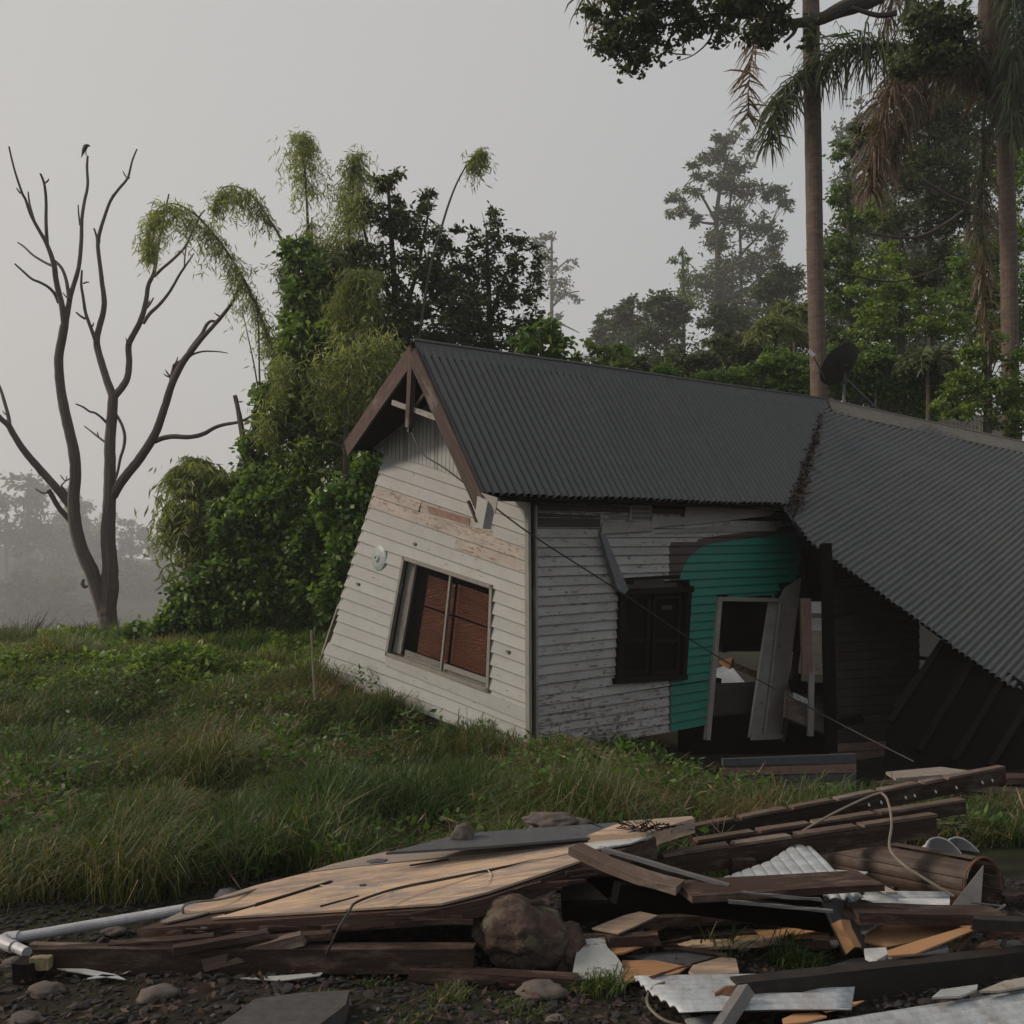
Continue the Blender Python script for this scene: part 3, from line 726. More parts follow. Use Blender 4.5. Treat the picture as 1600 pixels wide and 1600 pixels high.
# rooms behind: floor, partition, sloping ceiling, far outer wall with gaps of daylight
def quadW(name, pts, mat, t=.03, parent=house, **kw):
    P_ = [W(*p) for p in pts]; n = (P_[1]-P_[0]).cross(P_[2]-P_[0]).normalized()
    if n.dot(P_[0]-Vector((0, 0, EZ))) > 0: n = -n
    mb = MB(); mb.slab(P_, t, n); return mb.build(name, mat, parent, **kw)
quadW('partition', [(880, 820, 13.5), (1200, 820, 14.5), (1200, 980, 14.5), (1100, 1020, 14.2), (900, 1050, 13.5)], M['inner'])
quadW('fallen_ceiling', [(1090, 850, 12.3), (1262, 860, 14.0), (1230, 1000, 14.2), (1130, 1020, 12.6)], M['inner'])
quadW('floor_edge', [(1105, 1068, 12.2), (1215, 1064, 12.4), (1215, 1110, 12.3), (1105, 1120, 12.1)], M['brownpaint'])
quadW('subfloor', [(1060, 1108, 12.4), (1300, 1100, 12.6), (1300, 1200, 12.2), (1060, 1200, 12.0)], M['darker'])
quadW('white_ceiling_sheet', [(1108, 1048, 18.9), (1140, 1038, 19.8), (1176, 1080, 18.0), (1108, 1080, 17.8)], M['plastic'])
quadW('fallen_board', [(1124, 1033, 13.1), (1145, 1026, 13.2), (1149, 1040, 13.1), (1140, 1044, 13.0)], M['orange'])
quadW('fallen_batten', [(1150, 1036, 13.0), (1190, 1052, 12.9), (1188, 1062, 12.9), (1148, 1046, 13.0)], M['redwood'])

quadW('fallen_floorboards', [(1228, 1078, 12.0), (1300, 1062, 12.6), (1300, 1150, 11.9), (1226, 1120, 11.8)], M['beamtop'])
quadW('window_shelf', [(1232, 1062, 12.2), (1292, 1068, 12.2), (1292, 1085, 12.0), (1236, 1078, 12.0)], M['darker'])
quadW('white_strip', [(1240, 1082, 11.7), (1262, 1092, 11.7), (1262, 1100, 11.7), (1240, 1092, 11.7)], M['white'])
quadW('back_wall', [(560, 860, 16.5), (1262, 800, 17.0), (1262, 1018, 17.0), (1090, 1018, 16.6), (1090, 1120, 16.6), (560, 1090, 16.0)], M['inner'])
quadW('dark_cover', [(1255, 800, 12.9), (1310, 830, 12.6), (1310, 940, 12.6), (1255, 940, 12.9)], M['darker'])  # dark sheet added to close off the bright gap behind the posts
quadW('dark_cover', [(1225, 1100, 13.4), (1310, 1100, 13.0), (1310, 1200, 12.6), (1225, 1200, 13.0)], M['darker'])
# wall under the collapsed wing, dark boards one by one
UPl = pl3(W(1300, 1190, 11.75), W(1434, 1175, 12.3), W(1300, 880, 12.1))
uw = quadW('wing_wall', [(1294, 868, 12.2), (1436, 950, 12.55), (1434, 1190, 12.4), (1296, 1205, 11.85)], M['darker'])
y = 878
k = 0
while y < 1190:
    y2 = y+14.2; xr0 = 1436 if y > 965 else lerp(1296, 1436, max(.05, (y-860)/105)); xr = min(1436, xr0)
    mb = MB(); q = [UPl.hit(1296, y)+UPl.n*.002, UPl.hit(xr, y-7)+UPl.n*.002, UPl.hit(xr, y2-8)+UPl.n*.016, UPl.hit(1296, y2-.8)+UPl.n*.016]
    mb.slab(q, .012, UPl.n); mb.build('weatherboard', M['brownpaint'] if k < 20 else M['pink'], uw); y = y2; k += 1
quadW('lit_toned_wall', [(1430, 935, 16.6), (1492, 935, 16.6), (1478, 1100, 16.4), (1430, 1100, 16.4)], M['cream'])  # pale colour, set outdoors, standing in for light on a room wall
quadW('room_rail', [(1434, 1025, 13.3), (1460, 1027, 13.3), (1458, 1033, 13.3), (1434, 1031, 13.3)], M['rust'])
# dark fallen lining on the right with its battens
DL = pl3(W(1475, 1000, 11.4), W(1385, 1195, 10.6), W(1640, 1200, 10.2))
lin_ = MB(); lin_.slab([DL.hit(*p) for p in ((1472, 1003), (1386, 1140), (1380, 1208), (1740, 1222), (1740, 1160), (1530, 1020))], .03, DL.n)
dl = lin_.build('fallen_lining', M['darker'], house)
for (x0, y0, x1, y1) in ((1472, 1005, 1390, 1130), (1516, 1040, 1434, 1175), (1562, 1070, 1490, 1190), (1606, 1100, 1546, 1200), (1430, 1063, 1398, 1110)):
    mb = MB(); mb.bar(DL.hit(x0, y0)+DL.n*.03, DL.hit(x1, y1)+DL.n*.03, .07, .05, up=DL.n, seg=3, jit=.004); mb.build('batten', M['dark'], dl)
quadW('wing_floor', [(1300, 1196, 10.6), (1640, 1204, 10.0), (1640, 1240, 9.4), (1335, 1232, 9.7)], M['darker'])
# stacked boards at the foot of the wall
for i, (y0, y1, mt) in enumerate(((1178, 1192, M['slate']), (1193, 1207, M['pink']), (1208, 1219, M['slate']), (1220, 1232, M['greysteel']))):
    quadW('base_board', [(1130-i*3, y0+8, 9.55), (1338, y0, 9.75), (1338, y1, 9.75), (1130-i*3, y1+5, 9.55)], mt, .05)
# stumps under the house
for x_, Y_ in ((-2.0, 13.6), (-.6, 12.3), (2.6, 12.8), (3.9, 13.6)):
    mb = MB(); mb.bar((x_, Y_, ground_h(x_, Y_)-.1), (x_+.1, Y_, .5), .16, .16, up=(0, 1, 0)); mb.build('stump', M['dark'], house)
# dead leaves caught in the valley between the roofs
pts = []
for k in range(420):
    t = random.random()**.8; x_ = lerp(1283, 1240, t)+random.gauss(0, 2+4.5*t); y_ = lerp(655, 806, t)+random.gauss(0, 4)
    p = (MP.hit(x_, y_) if x_ < lerp(1290, 1240, t) else WP.hit(x_, y_)) + Vector((0, 0, .03+random.random()*.04))+MP.n*.02; pts.append(p)
def leafV(Cn, A, Sd, L, Wd):
    Cn, A, Sd = map(np.asarray, (Cn, A, Sd)); L = np.asarray(L)[:, None]; Wd = np.asarray(Wd)[:, None]
    V = np.stack([Cn, Cn+A*L*.45+Sd*Wd*.5, Cn+A*L, Cn+A*L*.45-Sd*Wd*.5], 1).reshape(-1, 3)
    Fc = np.arange(len(V), dtype=np.int32).reshape(-1, 4); return V, Fc
def unit(a): return a/np.maximum(np.linalg.norm(a, axis=1, keepdims=True), 1e-9)
n_ = len(pts); A = unit(RNG.normal(size=(n_, 3))*[1, 1, .5]); Sd = unit(np.cross(A, RNG.normal(size=(n_, 3))))
V, Fc = leafV(pts, A, Sd, RNG.uniform(.04, .11, n_), RNG.uniform(.02, .045, n_))
link('leaf_litter', npmesh('leaf_litter', V, Fc, M['litter'], RNG.random(n_)), house, kind='stuff')
# cable sagging from the gable to the ground
def tubeobj(name, pts, r, mat, n=6, parent=None, smooth=True, wob=0, **kw):
    mb = MB(); mb.tube(pts, r, n, wob=wob); return mb.build(name, mat, parent, smooth=smooth, **kw)
def spline(pts, k=6):
    pts = [Vector(p) for p in pts]; out = []
    for i in range(len(pts)-1):
        p0, p1, p2, p3 = pts[max(i-1, 0)], pts[i], pts[i+1], pts[min(i+2, len(pts)-1)]
        for j in range(k):
            t = j/k; out.append(.5*((2*p1)+(p2-p0)*t+(2*p0-5*p1+4*p2-p3)*t*t+(3*p1-p0-3*p2+p3)*t**3))
    return out+[pts[-1]]
cb = [W(643, 676, 9.75), W(652, 695, 9.6), W(664, 712, 9.5), W(700, 735, 9.3), W(755, 778, 9.1), W(830, 835, 9.3), W(965, 922, 10.1), W(1118, 1024, 10.9), W(1240, 1092, 10.4), W(1330, 1140, 9.6), W(1428, 1190, 9.0)]
tubeobj('power_cable', spline(cb), .008, M['cable'], 5, label='black power cable sagging from the gable across the side wall to the ground', cat='cable')
# satellite dish
dish = thing('satellite_dish', W(1316, 632, 15.0), 'black satellite dish mounted on the roof ridge in front of the tall palm trunk', 'satellite dish')
dc = W(1311, 569, 14.9); dn = Vector((-.45, .62, .64)).normalized(); da = dn.cross(Vector((0, 0, 1))).normalized(); db = dn.cross(da)
mb = MB(); rr = .36; prof = [(0, -.055), (.10, -.051), (.20, -.038), (.28, -.02), (.345, .0), (.36, .006)]
disc(mb, dc, da, db, dn, prof, seg=28); disc(mb, dc-dn*.012, da, db, dn, list(reversed(prof)), seg=28)
mb.build('reflector', M['black'], dish, smooth=True)
mb = MB(); mb.tube([dc+db*.34 if db.z < 0 else dc-db*.34, W(1276, 566, 14.5), W(1268, 552, 14.4)], .012, 6); mb.build('feed_arm', M['grey'], dish)
mb = MB(); mb.tube([W(1272, 556, 14.4), W(1264, 548, 14.4)], .03, 8); mb.build('feed_horn', M['plastic'], dish)
mb = MB(); mb.bar(dc-dn*.05, dc-dn*.17, .12, .1); mb.build('bracket', M['steel'], dish)
mb = MB(); mb.tube([dc-dn*.14, W(1319, 600, 15.0), W(1318, 640, 15.0)], .022, 8); mb.build('mast', M['grey'], dish)
mb = MB(); mb.tube([W(1320, 590, 15.0), W(1372, 640, 15.3)], .014, 6); mb.build('stay', M['grey'], dish)
ob_ = thing('backdrop', W(1280, 1060, 21.5), 'pale outbuilding wall added to show as a bright sliver between the broken posts', 'backdrop')  # white wall added out back so the gap looks filled with daylight
quadW('wall', [(1256, 925, 21.5), (1325, 925, 21.5), (1325, 1066, 21.5), (1256, 1066, 21.5)], M['plastic'], parent=ob_)
quadW('window_rail', [(1256, 958, 21.3), (1325, 958, 21.3), (1325, 966, 21.3), (1256, 966, 21.3)], M['grey'], parent=ob_)
quadW('lower_board', [(1256, 985, 21.3), (1325, 985, 21.3), (1325, 1066, 21.3), (1256, 1066, 21.3)], M['creamworn'], parent=ob_)
# a low roof edge of the next shed, beyond the ridge
shed = thing('garden_shed', (9.5, 20, 0), 'low weathered shed roof just visible beyond the ridge between the palm and the bright bush', 'shed')
SHp = pl3(W(1455, 652, 20), W(1575, 645, 20), W(1455, 690, 19.3))
corr(shed, 'roof_sheet', SHp, [W(1455, 652, 20), W(1575, 646, 20), SHp.hit(1580, 700), SHp.hit(1455, 700)], W(1455, 652, 20)-W(1455, 690, 19.3), mat=M['captan'], res=4)
mb = MB(); mb.bar(W(1455, 760, 20), W(1575, 760, 20), .1, 2.2); mb.build('wall', M['dark'], shed)
# ---------------------------------------------------------------- vegetation
def limb(mb, poly, Y, rng=.0, dj=.0, k=4):
    """poly: (x, y, radius in photo pixels) at distance Y; dj swings the limb in depth"""
    pts = []; rad = []; n = len(poly)
    P_ = [W(x, y, Y+dj*i/max(1, n-1)) for i, (x, y, r) in enumerate(poly)]
    sp = spline(P_, k) if n > 2 else P_
    for i in range(len(sp)):
        t = i/(len(sp)-1)*(n-1); a = int(min(t, n-2)); f = t-a
        rad.append((lerp(poly[a][2], poly[a+1][2], f))/F*Y)
    mb.tube(sp, rad, 9 if max(rad) > .05 else 6, wob=rng); return sp
# the dead tree
dt = thing('dead_tree', W(172, 1004, 20), 'tall bare dead tree with many forked limbs standing at the grassy crest on the left', 'tree')
def dlimb(name, poly, dj=0.0):
    mb = MB(); limb(mb, poly, 20, .05, dj); mb.build(name, M['deadbark'], dt, smooth=True)
dlimb('trunk', [(172, 1030, 19), (172, 1004, 17), (170, 975, 14.5), (168, 950, 14), (171, 920, 14), (172, 882, 12), (169, 839, 11), (171, 790, 10), (172, 740, 9), (172, 695, 8.5), (175, 650, 8), (177, 618, 7.5)])
dlimb('limb', [(164, 962, 11), (156, 930, 11.5), (142, 890, 11), (129, 862, 10), (118, 820, 9.5), (115, 781, 9), (118, 745, 8.5), (116, 709, 8.3), (108, 672, 8), (100, 637, 7.5), (94, 600, 7), (92, 560, 6.6), (97, 530, 6.3), (101, 508, 6.2)], -.6)
L_ = [
 ([(101, 510, 5.5), (97, 478, 4.6), (88, 440, 4.2), (84, 412, 4), (73, 381, 3.2), (60, 358, 2.6), (48, 335, 2.3), (40, 312, 2), (34, 300, 1.8), (22, 263, 1.5), (14, 229, 1.2)], -1),
 ([(74, 384, 3), (72, 350, 2.6), (72, 313, 2.3), (69, 287, 2), (63, 271, 1.7)], -.4), ([(34, 302, 1.6), (30, 300, 1.4), (26, 294, 1)], 0),
 ([(56, 352, 2), (47, 322, 1.8), (44, 300, 1.1)], .3), ([(81, 415, 2.2), (70, 410, 2), (52, 399, 1.8), (38, 386, 1.6), (28, 379, 1.2)], .5),
 ([(92, 474, 3), (86, 460, 2.7), (76, 449, 2.4), (62, 441, 2.2), (50, 436, 2), (36, 424, 1.8), (23, 412, 1.3)], -.5),
 ([(102, 508, 5), (106, 486, 4.2), (110, 462, 4), (114, 449, 3.6), (123, 418, 3.2), (127, 378, 3), (128, 342, 2.7), (132, 315, 2.4), (137, 290, 2.2), (136, 262, 2), (137, 244, 1.6)], .6),
 ([(108, 468, 3.2), (104, 440, 2.9), (97, 420, 2.6), (86, 408, 2.3)], .2), ([(125, 352, 1.5), (123, 335, 1.3), (122, 320, .9)], 0),
 ([(177, 620, 6.5), (168, 597, 6), (158, 565, 5.6), (151, 535, 5.2), (155, 512, 4.6), (161, 490, 4.2), (163, 470, 4), (160, 445, 3.6), (157, 420, 3.3), (153, 384, 3), (156, 363, 2.8), (163, 340, 2.5), (173, 313, 2.2), (186, 295, 2), (199, 279, 1.8), (204, 262, 1.6), (207, 250, 1.5), (214, 233, 1.1)], .8),
 ([(153, 385, 2.6), (151, 370, 2), (147, 357, 1.5)], 0), ([(199, 280, 1.2), (203, 277, .9)], 0),
 ([(150, 535, 3.4), (142, 512, 3), (134, 490, 2.7), (130, 465, 2.3), (127, 445, 2.1), (128, 422, 1.5)], -.4), ([(133, 498, 2), (126, 494, 1.8), (119, 488, 1.2)], 0), ([(130, 443, 1.3), (135, 441, 1.2), (139, 441, .9)], 0),
 ([(178, 620, 6), (190, 606, 5.4), (199, 590, 5), (202, 565, 4.8), (201, 540, 4.7), (209, 522, 4.4), (218, 505, 4.2), (225, 485, 4), (229, 465, 3.6), (232, 445, 3.3), (240, 428, 3), (244, 407, 2.6), (248, 380, 2.2), (252, 360, 2), (258, 330, 1.6), (264, 303, 1.1)], .7),
 ([(201, 538, 3), (199, 533, 2.6)], 0), ([(241, 432, 2.3), (253, 420, 2.2), (265, 410, 2.1), (278, 398, 2), (289, 386, 1.9), (297, 370, 1.7), (304, 355, 1.6), (312, 338, 1.4), (320, 328, .9)], .6),
 ([(224, 505, 3), (234, 490, 2.7), (247, 478, 2.5), (260, 463, 2.3), (270, 448, 2.1), (280, 430, 1.9), (290, 415, 1.7), (297, 405, 1.3), (303, 396, .9)], 1.0), ([(288, 418, 1.4), (289, 400, 1.3), (291, 386, .9)], .2), ([(229, 481, 2), (235, 474, 1.5), (240, 465, 1)], 0),
 ([(168, 662, 2.5), (158, 652, 2), (148, 645, 1.8), (140, 643, 1.6), (130, 636, 1.5), (118, 631, 1)], -.5), ([(166, 692, 2.3), (155, 684, 1.9), (145, 676, 1.6), (132, 666, 1)], .6),
 ([(179, 644, 2.6), (186, 655, 2.5), (192, 668, 2.4), (195, 683, 2.4), (193, 700, 2.3), (188, 716, 2.2), (185, 732, 2), (181, 748, 1.8)], -.4),
 ([(176, 775, 8), (186, 758, 7.5), (198, 742, 7.2), (213, 724, 7), (225, 707, 6.8), (236, 690, 6.6), (246, 670, 6.2), (253, 650, 5.9), (261, 625, 5.6), (268, 602, 5.4), (279, 578, 5.3), (290, 560, 5), (302, 545, 4.2), (316, 528, 3.4), (330, 513, 3), (346, 495, 2.8), (360, 477, 2.6), (368, 463, 2.3), (372, 450, 2), (373, 436, 1.6)], -1.2),
 ([(294, 552, 3.6), (304, 537, 3.2), (315, 523, 3), (322, 509, 2.7), (329, 502, 2.2), (338, 502, 1.9), (346, 497, 1.6)], .4), ([(366, 466, 1.5), (364, 458, .9)], 0),
 ([(292, 560, 1.8), (303, 553, 1.6), (318, 549, 1.3), (332, 549, 1.1), (346, 550, .9), (356, 552, .6)], .3),
 ([(240, 690, 4.2), (256, 684, 3.9), (272, 682, 3.8), (292, 683, 3.6), (308, 681, 3.4), (322, 676, 3.2), (336, 668, 2.8), (352, 663, 2.6), (370, 660, 2.3), (386, 654, 1.9), (399, 645, 1.3)], -.8),
 ([(267, 604, 3.6), (268, 590, 3.2), (272, 571, 2.6)], 0), ([(272, 572, 3.6), (281, 566, 3), (288, 560, 2.4)], 0), ([(275, 575, 1.6), (277, 560, 1)], 0),
 ([(117, 812, 6), (112, 795, 6.3), (100, 777, 6.3), (86, 760, 6.2), (70, 742, 6), (57, 727, 5.8), (44, 712, 5.4), (32, 696, 5), (22, 680, 4.8), (13, 664, 4.6), (2, 655, 4), (-10, 640, 3.5)], -.8),
 ([(116, 822, 4), (103, 806, 4.2), (92, 793, 4.1), (83, 778, 4), (76, 765, 3.6)], -.3), ([(15, 664, 3), (13, 650, 3), (7, 628, 2.8), (0, 606, 2.4), (-14, 575, 2)], .3),
 ([(108, 778, 2.2), (102, 767, 2), (96, 759, 1.4), (102, 752, 1), (105, 744, .7)], 0), ([(75, 770, 1.8), (66, 770, 1.5), (56, 764, 1.1)], 0), ([(134, 918, 3), (129, 913, 3.4), (131, 905, 2)], 0)]
for pl_, dj in L_: dlimb('branch', pl_, dj*.8)
for k in range(26):                                              # broken stubs and knots
    pl_, dj = random.choice(L_); q = random.choice(pl_[:-1]); r_ = q[2]; a = random.uniform(-1.2, 1.2)+(math.pi if random.random() < .5 else 0); l = random.uniform(4, 11)
    dlimb('stub', [(q[0], q[1], min(2.2, r_*.5)), (q[0]+math.cos(a)*(r_+l*.5), q[1]-abs(math.sin(a))*l*.6-2, 1.2), (q[0]+math.cos(a)*(r_+l), q[1]-abs(math.sin(a))*l-5, .5)])
mb = MB(); B = lambda x, y: W(x, y, 20.3)
mb.tube([B(127, 246), B(129, 240), B(131, 234), B(133, 230), B(135.5, 227.5), B(137.5, 227.3), B(139, 227.8), B(141.5, 229)], [.006, .022, .045, .052, .036, .030, .020, .003], 8)
mb.tube([B(133, 236), B(134, 243)], .006, 5); mb.tube([B(134.5, 235), B(135.5, 243)], .006, 5)
mb.build('bird', M['black'], smooth=True, label='small dark bird perched on the tip of the dead tree', cat='bird')

def leaves_obj(name, mat, parent, P_, L, Wd, droop=0.0, flat=.6, tint=None, **kw):
    P_ = np.asarray(P_, dtype=np.float64); n = len(P_)
    A = RNG.normal(size=(n, 3))*[1, 1, flat]; A[:, 2] -= droop; A = unit(A); S = unit(np.cross(A, RNG.normal(size=(n, 3))+[0, 0, .6]))
    l = L*RNG.uniform(.65, 1.3, n); w = Wd*RNG.uniform(.7, 1.25, n); V, Fc = leafV(P_, A, S, l, w)
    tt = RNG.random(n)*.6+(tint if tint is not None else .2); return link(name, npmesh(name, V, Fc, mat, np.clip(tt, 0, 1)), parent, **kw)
DM = 3.4
def cloud(blobs, Y, dens=.028, clump=.10, depth=.9, k=.30, core=.15, dy=0.0, vert=.62):
    """leaf positions for a crown made of blobs (x, y, rx, ry) in photo pixels"""
    P_ = []; T = []
    for b_ in blobs:
        x, y, rx, ry = b_[:4]; yy = Y+(b_[4] if len(b_) > 4 else 0)
        c = W(x, y, yy); ax, az = rx/F*yy, ry/F*yy; ay = max(ax, az)*depth*.8; ntot = int(rx*ry*3.14*dens*DM); nc = max(3, int(ntot/45))
        cc = unit(RNG.normal(size=(nc, 3)))*(RNG.random((nc, 1))**k)*[ax, ay, az]*(1-clump*.6)+np.array(c)
        ct = RNG.normal(0, .13, nc); sz = RNG.uniform(.5, 1.3, nc)
        which = RNG.integers(0, nc, ntot); rad = max(.12, clump*min(ax, az)*2.0)
        off = RNG.normal(size=(ntot, 3))*[1, 1, vert]*rad*.55*sz[which][:, None]
        P_.append(cc[which]+off); T.append(ct[which]+.2+np.clip(off[:, 2]/rad*.25, -.2, .25))  # leaf tint lightens towards each clump's top, imitating light from above
    return np.concatenate(P_), np.concatenate(T)
def tree(name, label, cat, base, trunk, blobs, Y, mat, L=.10, Wd=.045, dens=.028, clump=.16, droop=.25, branches=(), group=None, barkm='bark', **kw):
    th = thing(name, base, label, cat, group)
    mb = MB(); limb(mb, trunk, Y, .04); mb.build('trunk', M[barkm], th, smooth=True)
    for br in branches:
        mb = MB(); limb(mb, br, Y, .03, .4); mb.build('branch', M[barkm], th, smooth=True)
    # twigs out to each mass of leaves
    tw = MB(); top = W(trunk[-1][0], trunk[-1][1], Y)
    for b_ in blobs:
        c = W(b_[0], b_[1], Y+(b_[4] if len(b_) > 4 else 0))
        near = min([W(q[0], q[1], Y) for br in list(branches)+[trunk] for q in br], key=lambda p: (p-c).length)
        for j in range(3):
            e = c+Vector((random.uniform(-1, 1)*b_[2], 0, random.uniform(-.8, .9)*b_[3]))/F*Y*.8; mid = near.lerp(e, .5)+Vector((0, 0, .06*(e-near).length))
            tw.tube(spline([near, mid, e], 3), [.012*(Y/17)**.8*(1-.8*i/6) for i in range(7)], 4, cap=False)
    tw.build('twigs', M[barkm], th, kind='stuff')
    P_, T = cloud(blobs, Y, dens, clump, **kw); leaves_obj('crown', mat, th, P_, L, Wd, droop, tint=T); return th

# bamboo: culms with hanging sprays
def culm(parent, poly, Y, leaves=True, d0=.0, spray=26, dens=7, L=.19, Wd=.023, tintb=.25, dj=0):
    mb = MB(); sp = limb(mb, poly, Y, .03, dj, 6); mb.build('culm', M['culm'], parent, smooth=True)
    if not leaves: return
    P_ = []; n = len(sp)
    for i in range(int(n*d0), n):
        p = sp[i]; u = (i/n-d0)/(1-d0); r = 1.22*spray/F*Y*(.45+.9*math.sin(math.pi*min(1, u*.9+.12)))
        for _ in range(max(1, int(dens*.85))):
            ll = random.uniform(.4, 1.7); ll = min(ll, 1.35); e = p+Vector((random.uniform(-1, 1)*r*.85*ll, random.uniform(-1, 1)*r*.85*ll, random.uniform(-1.1, .35)*r*ll)); m_ = random.randint(7, 16)
            for q in range(m_):
                t = random.random(); P_.append(tuple(p.lerp(e, .2+.8*t)+Vector((0, 0, -.22*t*t))+Vector([random.gauss(0, .03) for _ in range(3)])))
    P_ = np.array(P_); m_ = len(P_)
    A = RNG.normal(size=(m_, 3))*[.6, .6, .3]+[0, 0, -.75]; A = unit(A); S = unit(np.cross(A, RNG.normal(size=(m_, 3))))
    V, Fc = leafV(P_, A, S, L*RNG.uniform(.6, 1.2, m_), np.full(m_, Wd)); link('bamboo_leaves', npmesh('bamboo_leaves', V, Fc, M['bamboo'], np.clip(RNG.random(m_)*.5+tintb, 0, 1)), parent)
def bamboo(label, base, culms):
    th = thing('bamboo', base, label, 'bamboo')
    for c in culms: culm(th, **c)
    return th
YB = 18.5
bamboo('feathery bamboo culm arching far over to the left in front of the dead tree', W(470, 960, YB), [dict(poly=[(474, 950, 4), (462, 720, 3.6), (440, 600, 3.2), (416, 520, 3), (390, 455, 2.6), (362, 405, 2.2), (335, 368, 2), (305, 335, 1.6), (270, 318, 1.3), (243, 330, 1), (232, 362, .7), (236, 392, .5)], Y=YB, d0=.22, spray=26, dens=9, tintb=.5)])
bamboo('shorter bamboo culm curling over above the arching one', W(480, 960, YB), [dict(poly=[(484, 950, 4), (478, 640, 3), (462, 430, 2.4), (440, 375, 2), (415, 335, 1.7), (396, 308, 1.4), (372, 292, 1.1), (348, 294, .8), (336, 318, .5)], Y=YB+.4, d0=.48, spray=20, dens=6, tintb=.5)])
bamboo('tallest upright bamboo culm with a drooping plume of leaves', W(490, 960, YB+1), [dict(poly=[(489, 950, 5), (488, 700, 4), (486, 480, 2.8), (482, 380, 2.4), (478, 290, 1.9), (472, 230, 1.3), (474, 205, .8)], Y=YB+1, d0=.66, spray=34, dens=15, tintb=.45),
  dict(poly=[(496, 950, 4), (494, 560, 2.4), (490, 420, 1.6), (487, 340, 1)], Y=YB+1.2, d0=.7, spray=22, dens=8)])
bamboo('pale green bamboo plume beside the dark broadleaf tree', W(540, 960, YB), [dict(poly=[(540, 950, 5), (548, 700, 4), (545, 480, 3), (545, 350, 2.2), (548, 280, 1.6), (560, 242, 1)], Y=YB+.6, d0=.62, spray=38, dens=20)])
bamboo('thin bamboo pole slanting right with a small tuft at its tip', W(640, 700, YB), [dict(poly=[(640, 640, 3), (668, 440, 2.4), (690, 355, 2), (706, 305, 1.7), (722, 270, 1.4), (738, 248, 1), (752, 232, .8)], Y=YB, d0=.82, spray=20, dens=10)])
bamboo('bamboo hanging in front of the dark trees as a light green curtain', W(545, 960, YB-1.5), [
  dict(poly=[(520, 940, 4), (530, 700, 3.6), (540, 540, 3), (546, 470, 2), (556, 430, 1.5), (570, 425, 1)], Y=YB-1.4, d0=.45, spray=36, dens=22, tintb=.15),
  dict(poly=[(585, 900, 4), (590, 700, 3.6), (575, 600, 3), (560, 545, 2), (545, 520, 1.5)], Y=YB-1.7, d0=.35, spray=34, dens=18, tintb=.15),
  dict(poly=[(440, 940, 4), (436, 760, 3.6), (432, 640, 3), (440, 570, 2), (450, 520, 1.5)], Y=YB-1.0, d0=.3, spray=28, dens=14, tintb=.1)])
bamboo('low bushy bamboo with broad drooping leaves at the left edge of the thicket', W(330, 950, YB-1), [
  dict(poly=[(350, 950, 4), (345, 850, 3), (330, 780, 2), (305, 735, 1.4), (280, 735, .8)], Y=YB-1.2, d0=.35, spray=40, dens=22, L=.24, Wd=.036),
  dict(poly=[(350, 950, 4), (350, 840, 3), (345, 770, 2), (325, 725, 1.4), (300, 716, .8)], Y=YB-.8, d0=.4, spray=34, dens=20, L=.24, Wd=.036),
  dict(poly=[(330, 950, 4), (320, 880, 3), (305, 820, 2), (290, 790, 1.4), (275, 800, .8)], Y=YB-1.5, d0=.3, spray=38, dens=24, L=.24, Wd=.036),
  dict(poly=[(345, 950, 4), (350, 880, 3), (352, 820, 2), (345, 775, 1.4)], Y=YB-1.2, d0=.2, spray=36, dens=24, L=.22, Wd=.036)])
bamboo('two thin bare bamboo canes standing left of the leafy thicket', W(405, 700, YB), [dict(poly=[(418, 700, 1.6), (402, 600, 1.4), (395, 560, 1.2), (384, 510, .8), (378, 480, .5)], Y=YB, leaves=False), dict(poly=[(412, 700, 2), (406, 600, 1.7), (404, 520, 1.4), (400, 462, 1)], Y=YB-.1, leaves=False)])
mb = MB(); limb(mb, [(388, 770, 6), (382, 700, 5), (374, 650, 4), (367, 618, 3.2)], 17.2, .08); mb.build('dead_stump', M['deadbark'], label='broken bare grey stem sticking up out of the vine thicket', cat='stump')
mb = MB(); mb.tube([W(254, 912, 18), W(290, 894, 18)], [.03, .025], 6); mb.build('dead_stick', M['deadbark'], label='bare stick poking out of the left side of the thicket', cat='stick')
mb = MB(); mb.tube([W(310, 955, 16.8), W(345, 963, 16.6), W(372, 972, 16.5)], [.03, .028, .02], 6); mb.build('fallen_pole', M['deadbark'], label='fallen pale pole lying at the foot of the thicket', cat='pole')

